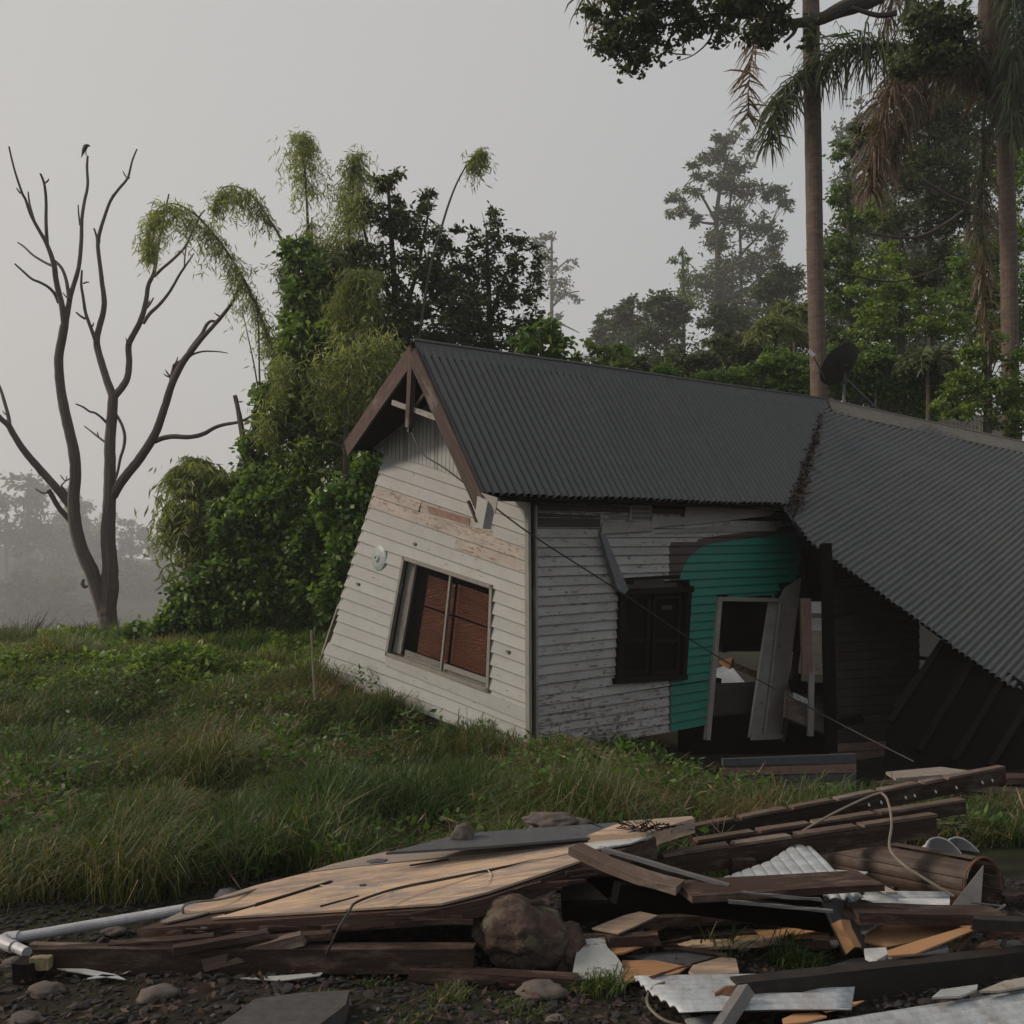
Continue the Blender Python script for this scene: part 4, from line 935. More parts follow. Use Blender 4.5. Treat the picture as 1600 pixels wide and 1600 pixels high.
tree('dark_broadleaf_tree', 'dark broadleaf tree with two peaks rising directly above the roof gable', 'tree', W(620, 960, 19), [(625, 960, 10), (622, 700, 8), (620, 520, 6), (612, 380, 4), (606, 280, 2)],
     [(606, 290, 30, 42), (598, 345, 52, 40), (640, 350, 34, 42), (670, 320, 20, 26), (668, 380, 50, 42), (590, 410, 60, 48), (645, 440, 62, 50), (560, 470, 40, 40), (600, 500, 80, 45), (690, 440, 34, 46), (600, 560, 90, 50), (680, 520, 60, 50), (520, 430, 36, 50), (705, 370, 18, 26), (715, 470, 44, 50), (700, 540, 60, 44), (640, 530, 60, 50)], 19, M['leafdark'], L=.13, Wd=.055, dens=.040,
     branches=[[(622, 520, 4), (650, 430, 3), (668, 340, 1.5)], [(618, 480, 4), (580, 400, 3), (565, 340, 1.5)]])
tree('dark_broadleaf_tree', 'rounder dark tree between the roof ridge and the slanting bamboo pole', 'tree', W(770, 960, 20), [(770, 960, 9), (768, 640, 7), (765, 500, 5), (760, 360, 2)],
     [(758, 345, 22, 30), (750, 385, 40, 36), (790, 400, 44, 34), (815, 385, 26, 24), (770, 450, 72, 50), (815, 470, 34, 50), (740, 500, 60, 50), (790, 530, 60, 44), (720, 430, 34, 40), (735, 550, 60, 40), (825, 520, 40, 44), (840, 420, 20, 26), (780, 570, 80, 36)], 20, M['leafdark'], L=.13, Wd=.055, dens=.036, branches=[[(765, 500, 4), (790, 430, 2), (815, 380, 1)]])
tree('vine_covered_shrub', 'glossy dark green vine-covered shrub just above the ridge, right of the dark trees', 'shrub', W(850, 800, 17), [(850, 800, 6), (848, 600, 5), (845, 530, 3)],
     [(845, 525, 42, 32), (825, 560, 40, 30), (872, 545, 22, 26), (800, 575, 30, 16), (870, 580, 26, 20), (835, 600, 60, 30)], 17, M['leafmid'], L=.15, Wd=.09, dens=.035, droop=.5)
tree('hazy_pale_tree', 'pale grey tree half hidden in mist behind the dark trees above the ridge', 'tree', W(870, 700, 190), [(862, 800, 4), (862, 560, 3.4), (862, 440, 2.4), (862, 370, 1.5)],
     [(862, 372, 9, 12), (846, 378, 26, 14), (850, 410, 30, 22), (880, 412, 22, 12), (862, 450, 36, 24), (886, 470, 26, 12), (868, 495, 34, 16), (850, 520, 24, 18)], 190, M['leafdark'], L=1.0, Wd=.40, dens=.036, clump=.3,
     branches=[[(862, 480, 2), (885, 460, 1.4), (905, 455, .8)], [(862, 430, 2), (880, 412, 1), (895, 405, .6)], [(862, 500, 2), (885, 510, 1.2), (905, 520, .6)]])

# the vine-smothered thicket left of the house, one growth per supporting stem
YT = 17.0
def thick(label, base, trunk, blobs, Y, mat='leafmid', L=.13, Wd=.08, dens=.040, cat='shrub', **kw):
    return tree('vine_thicket', label, cat, base, trunk, blobs, Y, M[mat], L=L, Wd=Wd, dens=dens*1.7, droop=.7, vert=1.5, clump=.12, **kw)
thick('tall column of glossy vines over bamboo at the left of the thicket', W(470, 960, YT+1.0), [(470, 960, 6), (468, 600, 5), (465, 400, 3)],
      [(465, 392, 26, 26), (480, 440, 38, 50), (465, 510, 32, 50), (480, 590, 46, 50), (500, 520, 40, 60), (455, 650, 42, 50), (500, 670, 50, 50)], YT+1.0)
thick('olive green hanging vines in the middle of the thicket beside the gable eave', W(540, 960, YT), [(545, 960, 6), (545, 600, 5), (540, 480, 3)],
      [(530, 600, 40, 40), (570, 590, 40, 46), (600, 560, 40, 30), (545, 660, 50, 50), (500, 720, 50, 46), (555, 720, 40, 44), (470, 740, 44, 50), (600, 640, 30, 40)], YT, mat='leafbright', L=.10, Wd=.045)
thick('bright leafy vines directly left of the leaning wall', W(560, 960, YT-1.5), [(550, 960, 6), (556, 760, 4), (570, 690, 3)],
      [(575, 700, 28, 26), (582, 745, 30, 30), (562, 800, 30, 40), (545, 860, 32, 44), (520, 920, 26, 40), (530, 790, 40, 44)], YT-1.5)
thick('dark rounded vine mound at the centre foot of the thicket', W(430, 960, YT-.4), [(430, 960, 6), (430, 800, 4)],
      [(400, 780, 44, 44), (440, 790, 48, 56), (470, 850, 48, 56), (400, 850, 44, 50), (430, 910, 60, 40), (500, 840, 40, 60), (480, 920, 50, 40)], YT-.4)
thick('low sprawling mound of creepers sloping down to the left below the thicket', W(340, 990, YT-.4), [(350, 990, 6), (350, 930, 4)],
      [(360, 880, 34, 30), (330, 905, 44, 26), (300, 930, 40, 22), (345, 940, 56, 26), (280, 955, 34, 18), (390, 930, 40, 30), (270, 978, 24, 14), (320, 965, 60, 16), (410, 960, 60, 18), (490, 965, 40, 16), (355, 820, 34, 40), (245, 984, 40, 13), (212, 994, 34, 9), (300, 930, 30, 26)], YT-.4, dens=.036)

thick('leafy vine wall filling the left edge of the thicket under the bamboo arch', W(420, 960, YT+.3), [(425, 960, 6), (430, 760, 4), (440, 640, 3)],
      [(425, 640, 34, 44), (410, 700, 34, 40), (450, 600, 34, 44), (480, 660, 40, 50), (440, 740, 46, 44), (395, 745, 34, 30), (520, 640, 40, 50), (465, 545, 30, 44)], YT+.3)
thick('dark leafy growth behind the hanging vines, left of the gable peak', W(560, 960, YT+1.4), [(560, 960, 6), (560, 600, 5), (555, 500, 3)],
      [(540, 480, 44, 50), (590, 530, 60, 50), (550, 580, 50, 50), (620, 570, 40, 40), (510, 440, 34, 44), (530, 530, 50, 50), (570, 660, 50, 60), (560, 780, 44, 70)], YT+1.4, mat='leafdark')

tree('bamboo_growth', 'feathery bamboo foliage filling the top left of the thicket under the tall plume', 'bamboo', W(500, 960, YT+1.8), [(500, 960, 5), (500, 600, 4), (500, 420, 2)],
     [(480, 395, 30, 30), (510, 400, 34, 44), (545, 400, 36, 50), (470, 450, 34, 50), (520, 470, 44, 50), (560, 330, 24, 40), (455, 520, 30, 50), (575, 470, 34, 60), (445, 430, 18, 34)], YT+1.8, M['bamboo'], L=.17, Wd=.024, dens=.06, clump=.34, droop=1.1, vert=1.3)
tree('bamboo_growth', 'hanging olive bamboo foliage on the front of the thicket left of the gable', 'bamboo', W(540, 960, YT-.9), [(540, 960, 5), (540, 700, 4), (545, 560, 2)],
     [(545, 560, 34, 40), (590, 580, 30, 40), (560, 620, 40, 40), (510, 600, 30, 50), (600, 540, 30, 30), (440, 600, 24, 50), (420, 660, 20, 40)], YT-.9, M['bamboo'], L=.16, Wd=.022, dens=.05, clump=.36, droop=1.1, vert=1.4)

# trees beyond the house, to the right
tree('tall_hazy_tree', 'tall open-crowned tree greyed by mist, highest tree left of the palm trunk', 'tree', W(1150, 760, 105), [(1125, 800, 7), (1125, 560, 6), (1122, 420, 4.5), (1120, 330, 3.5), (1135, 250, 2)],
     [(1138, 218, 24, 16), (1118, 240, 36, 16), (1095, 268, 30, 12), (1150, 262, 34, 20), (1070, 305, 36, 12), (1060, 328, 24, 12), (1082, 345, 22, 8), (1120, 290, 30, 18), (1165, 300, 36, 18), (1205, 305, 34, 14), (1225, 318, 20, 8), (1150, 335, 44, 18), (1180, 355, 34, 20), (1120, 375, 30, 22), (1205, 375, 24, 18), (1190, 410, 34, 22), (1140, 420, 44, 26), (1110, 450, 50, 34), (1160, 470, 40, 40), (1215, 395, 14, 12), (1175, 230, 10, 14), (1160, 200, 8, 8)], 105, M['leafdark'], L=.62, Wd=.22, dens=.085, clump=.30,
     branches=[[(1122, 400, 3), (1140, 320, 2), (1150, 260, 1.5)], [(1120, 350, 2.5), (1095, 305, 1.6), (1070, 290, 1)], [(1122, 350, 2.5), (1090, 345, 1.5), (1068, 320, 1)], [(1125, 440, 3), (1165, 390, 2), (1205, 350, 1.2)], [(1160, 560, 3), (1158, 420, 2.4), (1155, 330, 1.6)], [(1130, 470, 3), (1170, 450, 2), (1215, 400, 1)]])
tree('conical_tree', 'small pointed tree against the sky below the tall hazy tree', 'tree', W(1068, 800, 55), [(1068, 800, 4), (1068, 480, 3), (1066, 385, 1)], [(1067, 392, 8, 12), (1066, 412, 18, 14), (1064, 440, 28, 22), (1060, 475, 38, 28)], 85, M['leafmid'], L=.45, Wd=.19, dens=.045)
for lab, x, y, rx, mt, Y in (('low rounded hazy tree at the left end of the forest', 945, 500, 32, 'leafdark', 90), ('second rounded tree in the misty forest edge, with ragged top', 985, 480, 36, 'leafdark', 80), ('broad dim tree behind the ridge below the tall hazy tree', 1040, 480, 46, 'leafdark', 65), ('dense dusky tree under the open-crowned tall tree', 1130, 500, 60, 'leafdark', 58), ('dark tree left of the palm trunk over the ridge', 1215, 440, 50, 'leafdark', 60)):
    bl_ = [(x+random.uniform(-.5, .5)*rx, y+random.uniform(-.2, .8)*rx, rx*random.uniform(.4, .62), rx*random.uniform(.34, .55)) for _ in range(7)]+[(x, y+rx*1.1, rx*1.1, rx*.8), (x-rx*.3, y+rx*2, rx, rx*.7), (x, y-rx*.25, rx*.35, rx*.35), (x+rx*.5, y, rx*.3, rx*.35)]
    tree('forest_tree', lab, 'tree', W(x, 800, Y), [(x, 820, 5), (x+3, 620, 4), (x, y+10, 2)], bl_, Y, M[mt], L=.0055*Y, Wd=.0024*Y, dens=.065, clump=.22)
tree('leafy_shrub', 'light green leafy shrub peeping over the ridge beside the vine-covered shrub', 'shrub', W(960, 800, 20), [(960, 800, 4), (960, 600, 3), (958, 560, 2)], [(930, 545, 26, 14), (965, 548, 26, 16), (905, 560, 18, 12), (950, 575, 50, 16)], 20, M['leafbright'], L=.13, Wd=.07, dens=.045)
RT = [('distant grey-green wood wall behind the right-hand palms', 'forest_tree', 48, 'leafdark', [(1310, 400, 40, 60), (1360, 330, 50, 50), (1420, 420, 60, 60), (1490, 430, 60, 60), (1560, 380, 60, 70), (1350, 500, 70, 50), (1450, 530, 70, 50), (1560, 500, 60, 60), (1280, 500, 40, 50), (1300, 590, 60, 40), (1560, 250, 50, 60), (1600, 150, 40, 60), (1480, 150, 40, 50)], 1430),
      ('tall shaded tree behind the right palm crown', 'forest_tree', 30, 'leafdark', [(1440, 130, 50, 44), (1500, 180, 50, 50), (1560, 120, 50, 60), (1380, 230, 40, 30), (1590, 250, 40, 70), (1480, 250, 50, 50), (1410, 90, 30, 26)], 1510),
      ('misty conifer peak behind the right palms, farthest back', 'misty_conifer', 110, 'leafdark', [(1350, 175, 26, 22), (1335, 215, 40, 30), (1370, 245, 44, 34), (1330, 290, 40, 34), (1400, 290, 40, 34), (1370, 350, 60, 40), (1440, 250, 50, 40), (1470, 310, 56, 40), (1500, 220, 40, 36), (1440, 380, 60, 40)], 1375),
      ('mid green tree immediately right of the tall palm trunk', 'forest_tree', 27, 'leafmid', [(1320, 245, 22, 26), (1312, 300, 26, 24), (1330, 345, 36, 30), (1310, 400, 40, 34), (1345, 420, 44, 40), (1300, 460, 40, 34), (1355, 480, 50, 34)], 1325),
      ('dark green tree behind the hanging brown fronds', 'forest_tree', 24, 'leafdark', [(1420, 140, 46, 40), (1400, 200, 40, 34), (1450, 190, 50, 44), (1430, 270, 50, 44), (1470, 340, 50, 46), (1400, 350, 40, 40), (1450, 420, 50, 44), (1500, 300, 40, 50), (1510, 150, 40, 60)], 1450),
      ('bright feathery green tree in the middle of the right-hand forest', 'forest_tree', 22, 'leafbright', [(1360, 330, 22, 26), (1385, 400, 30, 28), (1400, 455, 40, 26), (1370, 490, 44, 22), (1440, 475, 50, 24), (1420, 510, 60, 26), (1350, 520, 40, 20), (1480, 510, 40, 24), (1345, 440, 24, 30)], 1405),
      ('green tree behind the right-hand palm trunk', 'forest_tree', 23, 'leafmid', [(1520, 400, 36, 40), (1500, 460, 40, 36), (1560, 440, 40, 50), (1590, 380, 30, 50), (1530, 520, 50, 40), (1595, 500, 40, 50), (1590, 280, 30, 60)], 1540),
      ('bright glossy bush between the roof ridge and the right-hand palm', 'leafy_bush', 17, 'leafbright', [(1520, 560, 30, 26), (1545, 540, 26, 22), (1500, 600, 28, 26), (1545, 600, 40, 36), (1510, 640, 44, 20), (1470, 632, 16, 10), (1590, 620, 26, 40), (1590, 560, 20, 30), (1560, 650, 40, 24), (1600, 670, 30, 24)], 1540),
      ('mid green shrubs just behind the dish and the wing ridge', 'leafy_bush', 19.5, 'leafmid', [(1310, 600, 26, 26), (1345, 585, 34, 36), (1385, 600, 36, 36), (1420, 615, 36, 36), (1460, 625, 30, 36), (1300, 560, 22, 24), (1370, 560, 30, 24), (1440, 580, 34, 26), (1480, 590, 26, 30)], 1380),
      ('light green shrubs over the main ridge left of the palm trunk', 'leafy_bush', 19.5, 'leafmid', [(1100, 590, 30, 14), (1140, 592, 34, 20), (1190, 590, 34, 30), (1235, 585, 30, 40), (1255, 610, 20, 24), (1210, 560, 24, 26), (1040, 580, 30, 12)], 1190),
      ('leafy green tree just beyond the right edge behind the palm', 'forest_tree', 24, 'leafmid', [(1700, 300, 60, 70), (1680, 420, 60, 60), (1750, 400, 60, 70), (1700, 530, 70, 60), (1780, 540, 70, 60), (1650, 620, 50, 40), (1750, 640, 80, 40)], 1710),
      ('shadowy undergrowth below the forest on the right', 'leafy_bush', 24, 'leafdark', [(1330, 560, 50, 30), (1390, 570, 50, 34), (1450, 590, 50, 40), (1400, 620, 60, 30), (1340, 610, 40, 30), (1470, 640, 40, 20), (1310, 590, 40, 40), (1350, 600, 50, 30), (1430, 630, 50, 30), (1500, 610, 40, 40), (1300, 540, 30, 40)], 1400),
      ('understorey shrubs behind the ridge left of the palm trunk', 'leafy_bush', 26, 'leafdark', [(1010, 570, 40, 20), (1070, 570, 50, 26), (1130, 580, 50, 30), (1190, 570, 50, 34), (1240, 590, 40, 30), (1150, 540, 50, 24), (1205, 592, 44, 30), (1245, 560, 30, 36), (1170, 600, 40, 26), (1100, 600, 40, 20), (1260, 600, 30, 30)], 1130)]
for lab, nm, Y, mt, bl_, tx in RT:
    ys_ = min(b_[1] for b_ in bl_); dd = .12 if 'shrub' in lab or 'undergrowth' in lab else .075
    tree(nm, lab, 'bush' if 'bush' in nm else 'tree', W(tx, 760, Y), [(tx, 800, 7), (tx+4, 600, 6), (tx, ys_+30, 2)], bl_, Y, M[mt], L=.085*Y/16 if nm != 'leafy_bush' else .07*Y/14, Wd=.04*Y/16, dens=dd, clump=.2)
for x0, pts_ in ((1, [(1360, 365, 1.4), (1420, 372, 2), (1460, 360, 2.4), (1505, 330, 2.8)]), (2, [(1440, 280, 3), (1480, 305, 2.6), (1515, 320, 2), (1560, 345, 1.4)]), (3, [(1330, 430, 1.6), (1400, 440, 1.6), (1470, 420, 1.2)])):
    mb = MB(); limb(mb, pts_, 21, .05); mb.build('bare_branch', M['bark'], smooth=True, label=['', 'dark bare branch curving up through the forest right of the palm trunk', 'dark bough crossing behind the brown hanging fronds', 'thin dark branch above the bright feathery tree'][x0], cat='branch')

# palms
def frond(parent, path, leaflet=.55, n=110, mat='frond', hang=.85, spread=.5, rr=.018, name='frond', wl=.030, tb=.2, out=.45):
    sp = spline([W(*p) for p in path], 8); Ls = [0]
    for a, b_ in zip(sp, sp[1:]): Ls.append(Ls[-1]+(b_-a).length)
    tot = Ls[-1]; mb = MB(); mb.tube(sp, [rr*(1-.8*i/len(sp)) for i in range(len(sp))], 6); fr_ = mb.build(name, M['palmbark'] if mat == 'deadfrond' else M['culm'], parent, smooth=True)
    Vv = []; Ff = []; T = []
    for k in range(n*2):
        s_ = (k//2+random.random())/n*tot; i = 0
        while i < len(Ls)-2 and Ls[i+1] < s_: i += 1
        p = sp[i].lerp(sp[i+1], (s_-Ls[i])/max(1e-6, Ls[i+1]-Ls[i])); d = (sp[i+1]-sp[i]).normalized(); side = d.cross(Vector((0, 0, 1)))
        side = side.normalized() if side.length > .15 else Vector((1, 0, 0)); side *= (1 if k % 2 else -1)
        up_ = side.cross(d); v0 = (side*spread+d*out+Vector([random.gauss(0, .28) for _ in range(3)])).normalized()
        l = leaflet*(.55+.6*math.sin(math.pi*min(1, .12+.8*s_/tot)))*random.uniform(.75, 1.15); w = wl*random.uniform(.7, 1.2); q = p; base = len(Vv); v = v0.copy()
        wd = Vector((random.gauss(0, 1), random.gauss(0, 1), random.gauss(0, .4))); 
        for j in range(4):
            sd2 = v.cross(wd); sd2 = sd2.normalized() if sd2.length > 1e-3 else side
            ww = w*(1, .95, .7, .06)[j]/2; Vv += [q-sd2*ww, q+sd2*ww]
            q = q+v*l/3; v = (v+Vector((0, 0, -hang*(.55+.3*j)))).normalized()
        for j in range(3): Ff.append((base+2*j, base+2*j+1, base+2*j+3, base+2*j+2)); T.append(tb+random.random()*.55)
        T[-2] = T[-1]; T[-3] = T[-1]
    link('leaflets', npmesh('leaflets', np.array(Vv), Ff, M[mat], T), fr_)
def ptrunk(parent, pts, Y, r0, r1):
    mb = MB(); n = 40; sp = spline([W(x, y, Y) for x, y in pts], 10)
    mb.tube(sp, [lerp(r0, r1, i/len(sp))*(1+.012*math.sin(i*2.1)+.012*random.random()) for i in range(len(sp))], 16); mb.build('trunk', M['palmbark'], parent, smooth=True)
p1 = thing('palm_tree', W(1275, 830, 16), 'tall palm with straight pale trunk rising behind the roof ridge beside the satellite dish', 'palm')
ptrunk(p1, [(1284, 830), (1279, 600), (1274, 430), (1271, 250), (1268, 80), (1266, -90)], 16, .132, .138)
frond(p1, [(1262, -60, 16), (1236, -70, 15.8), (1205, -30, 15.6), (1185, 40, 15.5), (1172, 110, 15.4), (1168, 185, 15.4)], .50, 120, 'deadfrond', .35, .75, out=.6)
frond(p1, [(1270, 100, 15.9), (1250, 122, 15.8), (1232, 138, 15.7), (1218, 165, 15.6), (1208, 195, 15.5), (1203, 225, 15.5)], .62, 120, 'frond', 1.3, .45)
frond(p1, [(1272, 105, 15.9), (1258, 118, 15.7), (1240, 150, 15.6), (1224, 190, 15.5)], .5, 60, 'frond', 1.5, .4)
frond(p1, [(1400, 70, 15.2), (1370, 72, 15.3), (1340, 75, 15.4), (1310, 84, 15.5), (1290, 96, 15.6), (1278, 110, 15.7)], .85, 150, 'frond', 1.5, .35, out=.2)
frond(p1, [(1262, -110, 16), (1150, -150, 16), (1030, -110, 16), (955, -40, 16), (928, 40, 16)], .65, 80, 'deadfrond', .9, .5)
frond(p1, [(1262, -100, 16), (1140, -200, 15.5), (1000, -160, 15), (930, -70, 14.8), (912, 10, 14.8)], .6, 70, 'frond', 1.1, .45)
frond(p1, [(1270, -100, 16), (1300, -160, 15.6), (1350, -150, 15.2), (1400, -60, 15), (1425, 30, 15)], .6, 100, 'frond', .9, .5)
frond(p1, [(1270, -95, 16), (1270, -170, 16.6), (1250, -180, 17.4), (1230, -120, 18)], .6, 70, 'frond', .9, .5)
mb = MB(); mb.tube([W(1266, -70, 16), W(1266, -110, 16), W(1267, -140, 16)], [.16, .24, .1], 10); mb.build('crown_base', M['palmbark'], p1)
p2 = thing('palm_tree', W(1578, 800, 17.4), 'palm at the right edge with long brown dead fronds hanging down its trunk', 'palm')
ptrunk(p2, [(1582, 860), (1579, 620), (1576, 400), (1571, 250), (1566, 170), (1562, 60), (1560, -60)], 17.4, .150, .135)
mb = MB(); mb.tube([W(1566, 190, 17.4), W(1558, 110, 17.4), (W(1552, 30, 17.4)), W(1556, -80, 17.4)], [.14, .22, .27, .22], 10); mb.build('crown_base', M['palmbark'], p2)
frond(p2, [(1555, 150, 17.3), (1530, 110, 17.1), (1490, 76, 16.9), (1440, 70, 16.8), (1400, 78, 16.7)], 0.74, 117, 'frond', 1.4, .4)
frond(p2, [(1550, 130, 17.3), (1520, 92, 17.1), (1470, 90, 16.9), (1415, 110, 16.7), (1385, 165, 16.6), (1368, 240, 16.6), (1360, 300, 16.6)], 0.83, 286, 'deadfrond', 1.5, .35, tb=.1)
frond(p2, [(1548, 160, 17.3), (1520, 100, 17.2), (1470, 110, 17.1), (1430, 150, 17.0), (1405, 210, 17.0), (1395, 260, 17.0)], 0.80, 221, 'deadfrond', 1.5, .4, tb=0)
frond(p2, [(1552, 150, 17.3), (1540, 100, 17.3), (1500, 60, 17.3), (1460, 20, 17.4), (1430, 10, 17.4)], 0.74, 130, 'deadfrond', 1.1, .45, tb=.1)
frond(p2, [(1556, 170, 17.2), (1540, 230, 17.1), (1534, 330, 17.0), (1536, 430, 16.9), (1540, 500, 16.9), (1545, 550, 16.9)], .48, 170, 'deadfrond', 2.2, .10, tb=.15)
frond(p2, [(1556, 180, 17.2), (1540, 170, 17.1), (1534, 250, 17.0), (1530, 330, 17.0), (1524, 380, 16.9)], .42, 60, 'frond', 2.2, .12, tb=.4)
frond(p2, [(1556, 80, 17.3), (1540, 95, 17.2), (1524, 105, 17.1), (1517, 125, 17.1)], 0.54, 65, 'deadfrond', 1.2, .4)
for xa, Ya in ((1588, 12.3), (1604, 12.0), (1575, 11.8), (1600, 13.2)):
    frond(p2, [(1562, -20, 17.3), (xa, -60, Ya+4.7), (xa+14, 20, Ya+4.4), (xa+8, 120, Ya+4.4), (xa+4, 210, Ya+4.4)], 0.74, 143, 'frond', 1.5, .35)
frond(p2, [(1556, -30, 17.3), (1500, -110, 17.0), (1440, -90, 16.7), (1400, -20, 16.5), (1385, 40, 16.5)], 0.80, 143, 'deadfrond', 1.2, .4, tb=0)
frond(p2, [(1556, -40, 17.3), (1530, -140, 17.2), (1480, -120, 17.0), (1440, -40, 16.9), (1425, 40, 16.9)], 0.80, 130, 'frond', 1.2, .4)
# little palms in the understorey
def small_palm(lab, x, y, Y, s_, mat='frond', tb=.3, n=11, th0=-100):
    th = thing('small_palm', W(x, 720, Y), lab, 'palm'); mb = MB(); limb(mb, [(x, 740, 3.4), (x, y+20, 2.8), (x, y, 2.8)], Y, .04); mb.build('trunk', M['palmbark'], th, smooth=True)
    for k in range(n):
        a = 2*math.pi*k/n+random.uniform(-.2, .2); el = random.uniform(.35, 1.1); dx, dy = math.cos(a)*s_, math.sin(a)*s_/F*Y*.8
        frond(th, [(x, y, Y), (x+dx*.4, y-s_*el*.6, Y+dy*.4), (x+dx*.8, y-s_*el*.55, Y+dy*.8), (x+dx*1.1, y-s_*el*.05+s_*.1, Y+dy*1.1)], s_/F*Y*.45, 34, mat, .6, .7, rr=.012*Y/16, wl=.045*Y/20, tb=tb)
small_palm('light green understorey palm over the ridge, left of the palm trunk', 1212, 530, 24, 44, 'bamboo', .1)
small_palm('bright understorey palm fronds just left of the tall palm trunk', 1242, 500, 25, 36, 'bamboo', .05)
small_palm('dim understorey palm behind the satellite dish', 1370, 590, 20, 44)
small_palm('dark drooping palm behind the wing ridge in the shade', 1450, 575, 19, 46)
small_palm('small misty palm among the understorey left of the others', 1150, 560, 28, 30, 'bamboo', 0)

# overhanging tree at top right
ot = thing('overhanging_tree', Vector((10.5, 12.5, 0)), 'dark leafy bough reaching in from the top right across the palm trunks', 'tree')
mb = MB(); mb.tube(spline([Vector((10.5, 12.5, 0)), Vector((10.0, 12.4, 5)), Vector((8.5, 12.2, 10)), W(1420, -60, 12.2), W(1370, -8, 12.1), W(1315, 14, 12), W(1280, 30, 12), W(1232, 36, 12), W(1190, 24, 11.9), W(1140, 20, 11.9), W(1080, 30, 11.8), W(1020, 45, 11.8)], 5), [.25*(1-i/57)**2.0+.014 for i in range(56)], 10, wob=.05); mb.build('trunk', M['bark'], ot, smooth=True)
for br in ([(1245, 36, 4), (1240, 52, 3), (1225, 66, 2)], [(1400, 20, 5), (1372, 24, 4), (1330, 12, 3)], [(1080, 30, 3), (1050, 55, 2), (1040, 80, 1.4), (1080, 86, .8)], [(1120, 22, 3), (1110, 60, 1.6), (1085, 85, 1), (1060, 95, .6)]):
    mb = MB(); limb(mb, br, 11.9, .04); mb.build('branch', M['bark'], ot, smooth=True)
P_, T = cloud([(950, 20, 36, 30), (970, 50, 34, 30), (985, 80, 28, 24), (1010, 50, 40, 30), (1000, 10, 50, 30), (1050, 20, 50, 26), (1040, 52, 36, 18), (1100, 15, 50, 26), (1085, 42, 30, 14), (1150, 5, 50, 20), (1130, 40, 26, 14), (1200, 12, 40, 22), (1195, 50, 30, 16), (1235, 20, 30, 20), (1030, 92, 14, 8), (1000, -20, 90, 30), (1150, -30, 100, 30), (1210, 38, 30, 26), (1268, 55, 14, 26), (945, 50, 26, 26), (962, 78, 22, 20), (1000, 98, 18, 14), (975, 105, 12, 10), (1060, 70, 16, 10), (1120, 62, 18, 12), (1165, 62, 16, 12)], 11.8, .030, .12, depth=.7)
leaves_obj('crown', M['leafdark'], ot, P_, .085, .050, .3, tint=T+.05)
P_, T = cloud([(1440, 45, 40, 30), (1470, 90, 40, 30), (1420, 100, 30, 24), (1480, 30, 40, 30), (1500, 60, 30, 40), (1350, 210, 24, 30, 3)], 14, .06, .22); leaves_obj('crown', M['leafdark'], ot, P_, .09, .05, .3, tint=T)

# misty valley: far hillside trees, each its own crown and trunk
VT = [('grey misty tree mass at the far left edge of the valley', 10, 800, 70, 62, 384), ('misty broad tree beside the far left mass', 70, 860, 60, 50, 408), ('pale tree with ghostly trunks behind the dead tree', 105, 800, 46, 50, 458), ('pale tree in the fog just right of the dead tree fork', 140, 850, 50, 44, 434),
      ('faint tree right of the dead trunk in the valley', 205, 835, 36, 34, 470), ('faint low tree near the thicket in the valley', 250, 850, 34, 36, 458), ('dim tree low in the valley between the trunk and thicket', 230, 900, 60, 40, 384), ('dim tree low in the valley at far left', 30, 930, 80, 50, 322), ('dim tree low in the valley left of the dead trunk', 105, 935, 60, 44, 334), ('very faint treetop on the valley skyline', 170, 815, 26, 20, 520)]
for lab, x, y, rx, ry, Y in VT:
    bl_ = [(x+random.uniform(-.7, .7)*rx, y+random.uniform(-.6, .9)*ry, rx*random.uniform(.3, .5), ry*random.uniform(.3, .5), random.uniform(-9, 9)) for _ in range(9)]+[(x, y+ry*.6, rx*.9, ry*.6)]
    tree('valley_tree', lab, 'tree', W(x, 990, Y), [(x, 1040, 4), (x, y+ry*.5, 3), (x, y, 1.2)], bl_, Y, M['hazeleaf'], L=2.6, Wd=1.3, dens=.040, clump=.25)

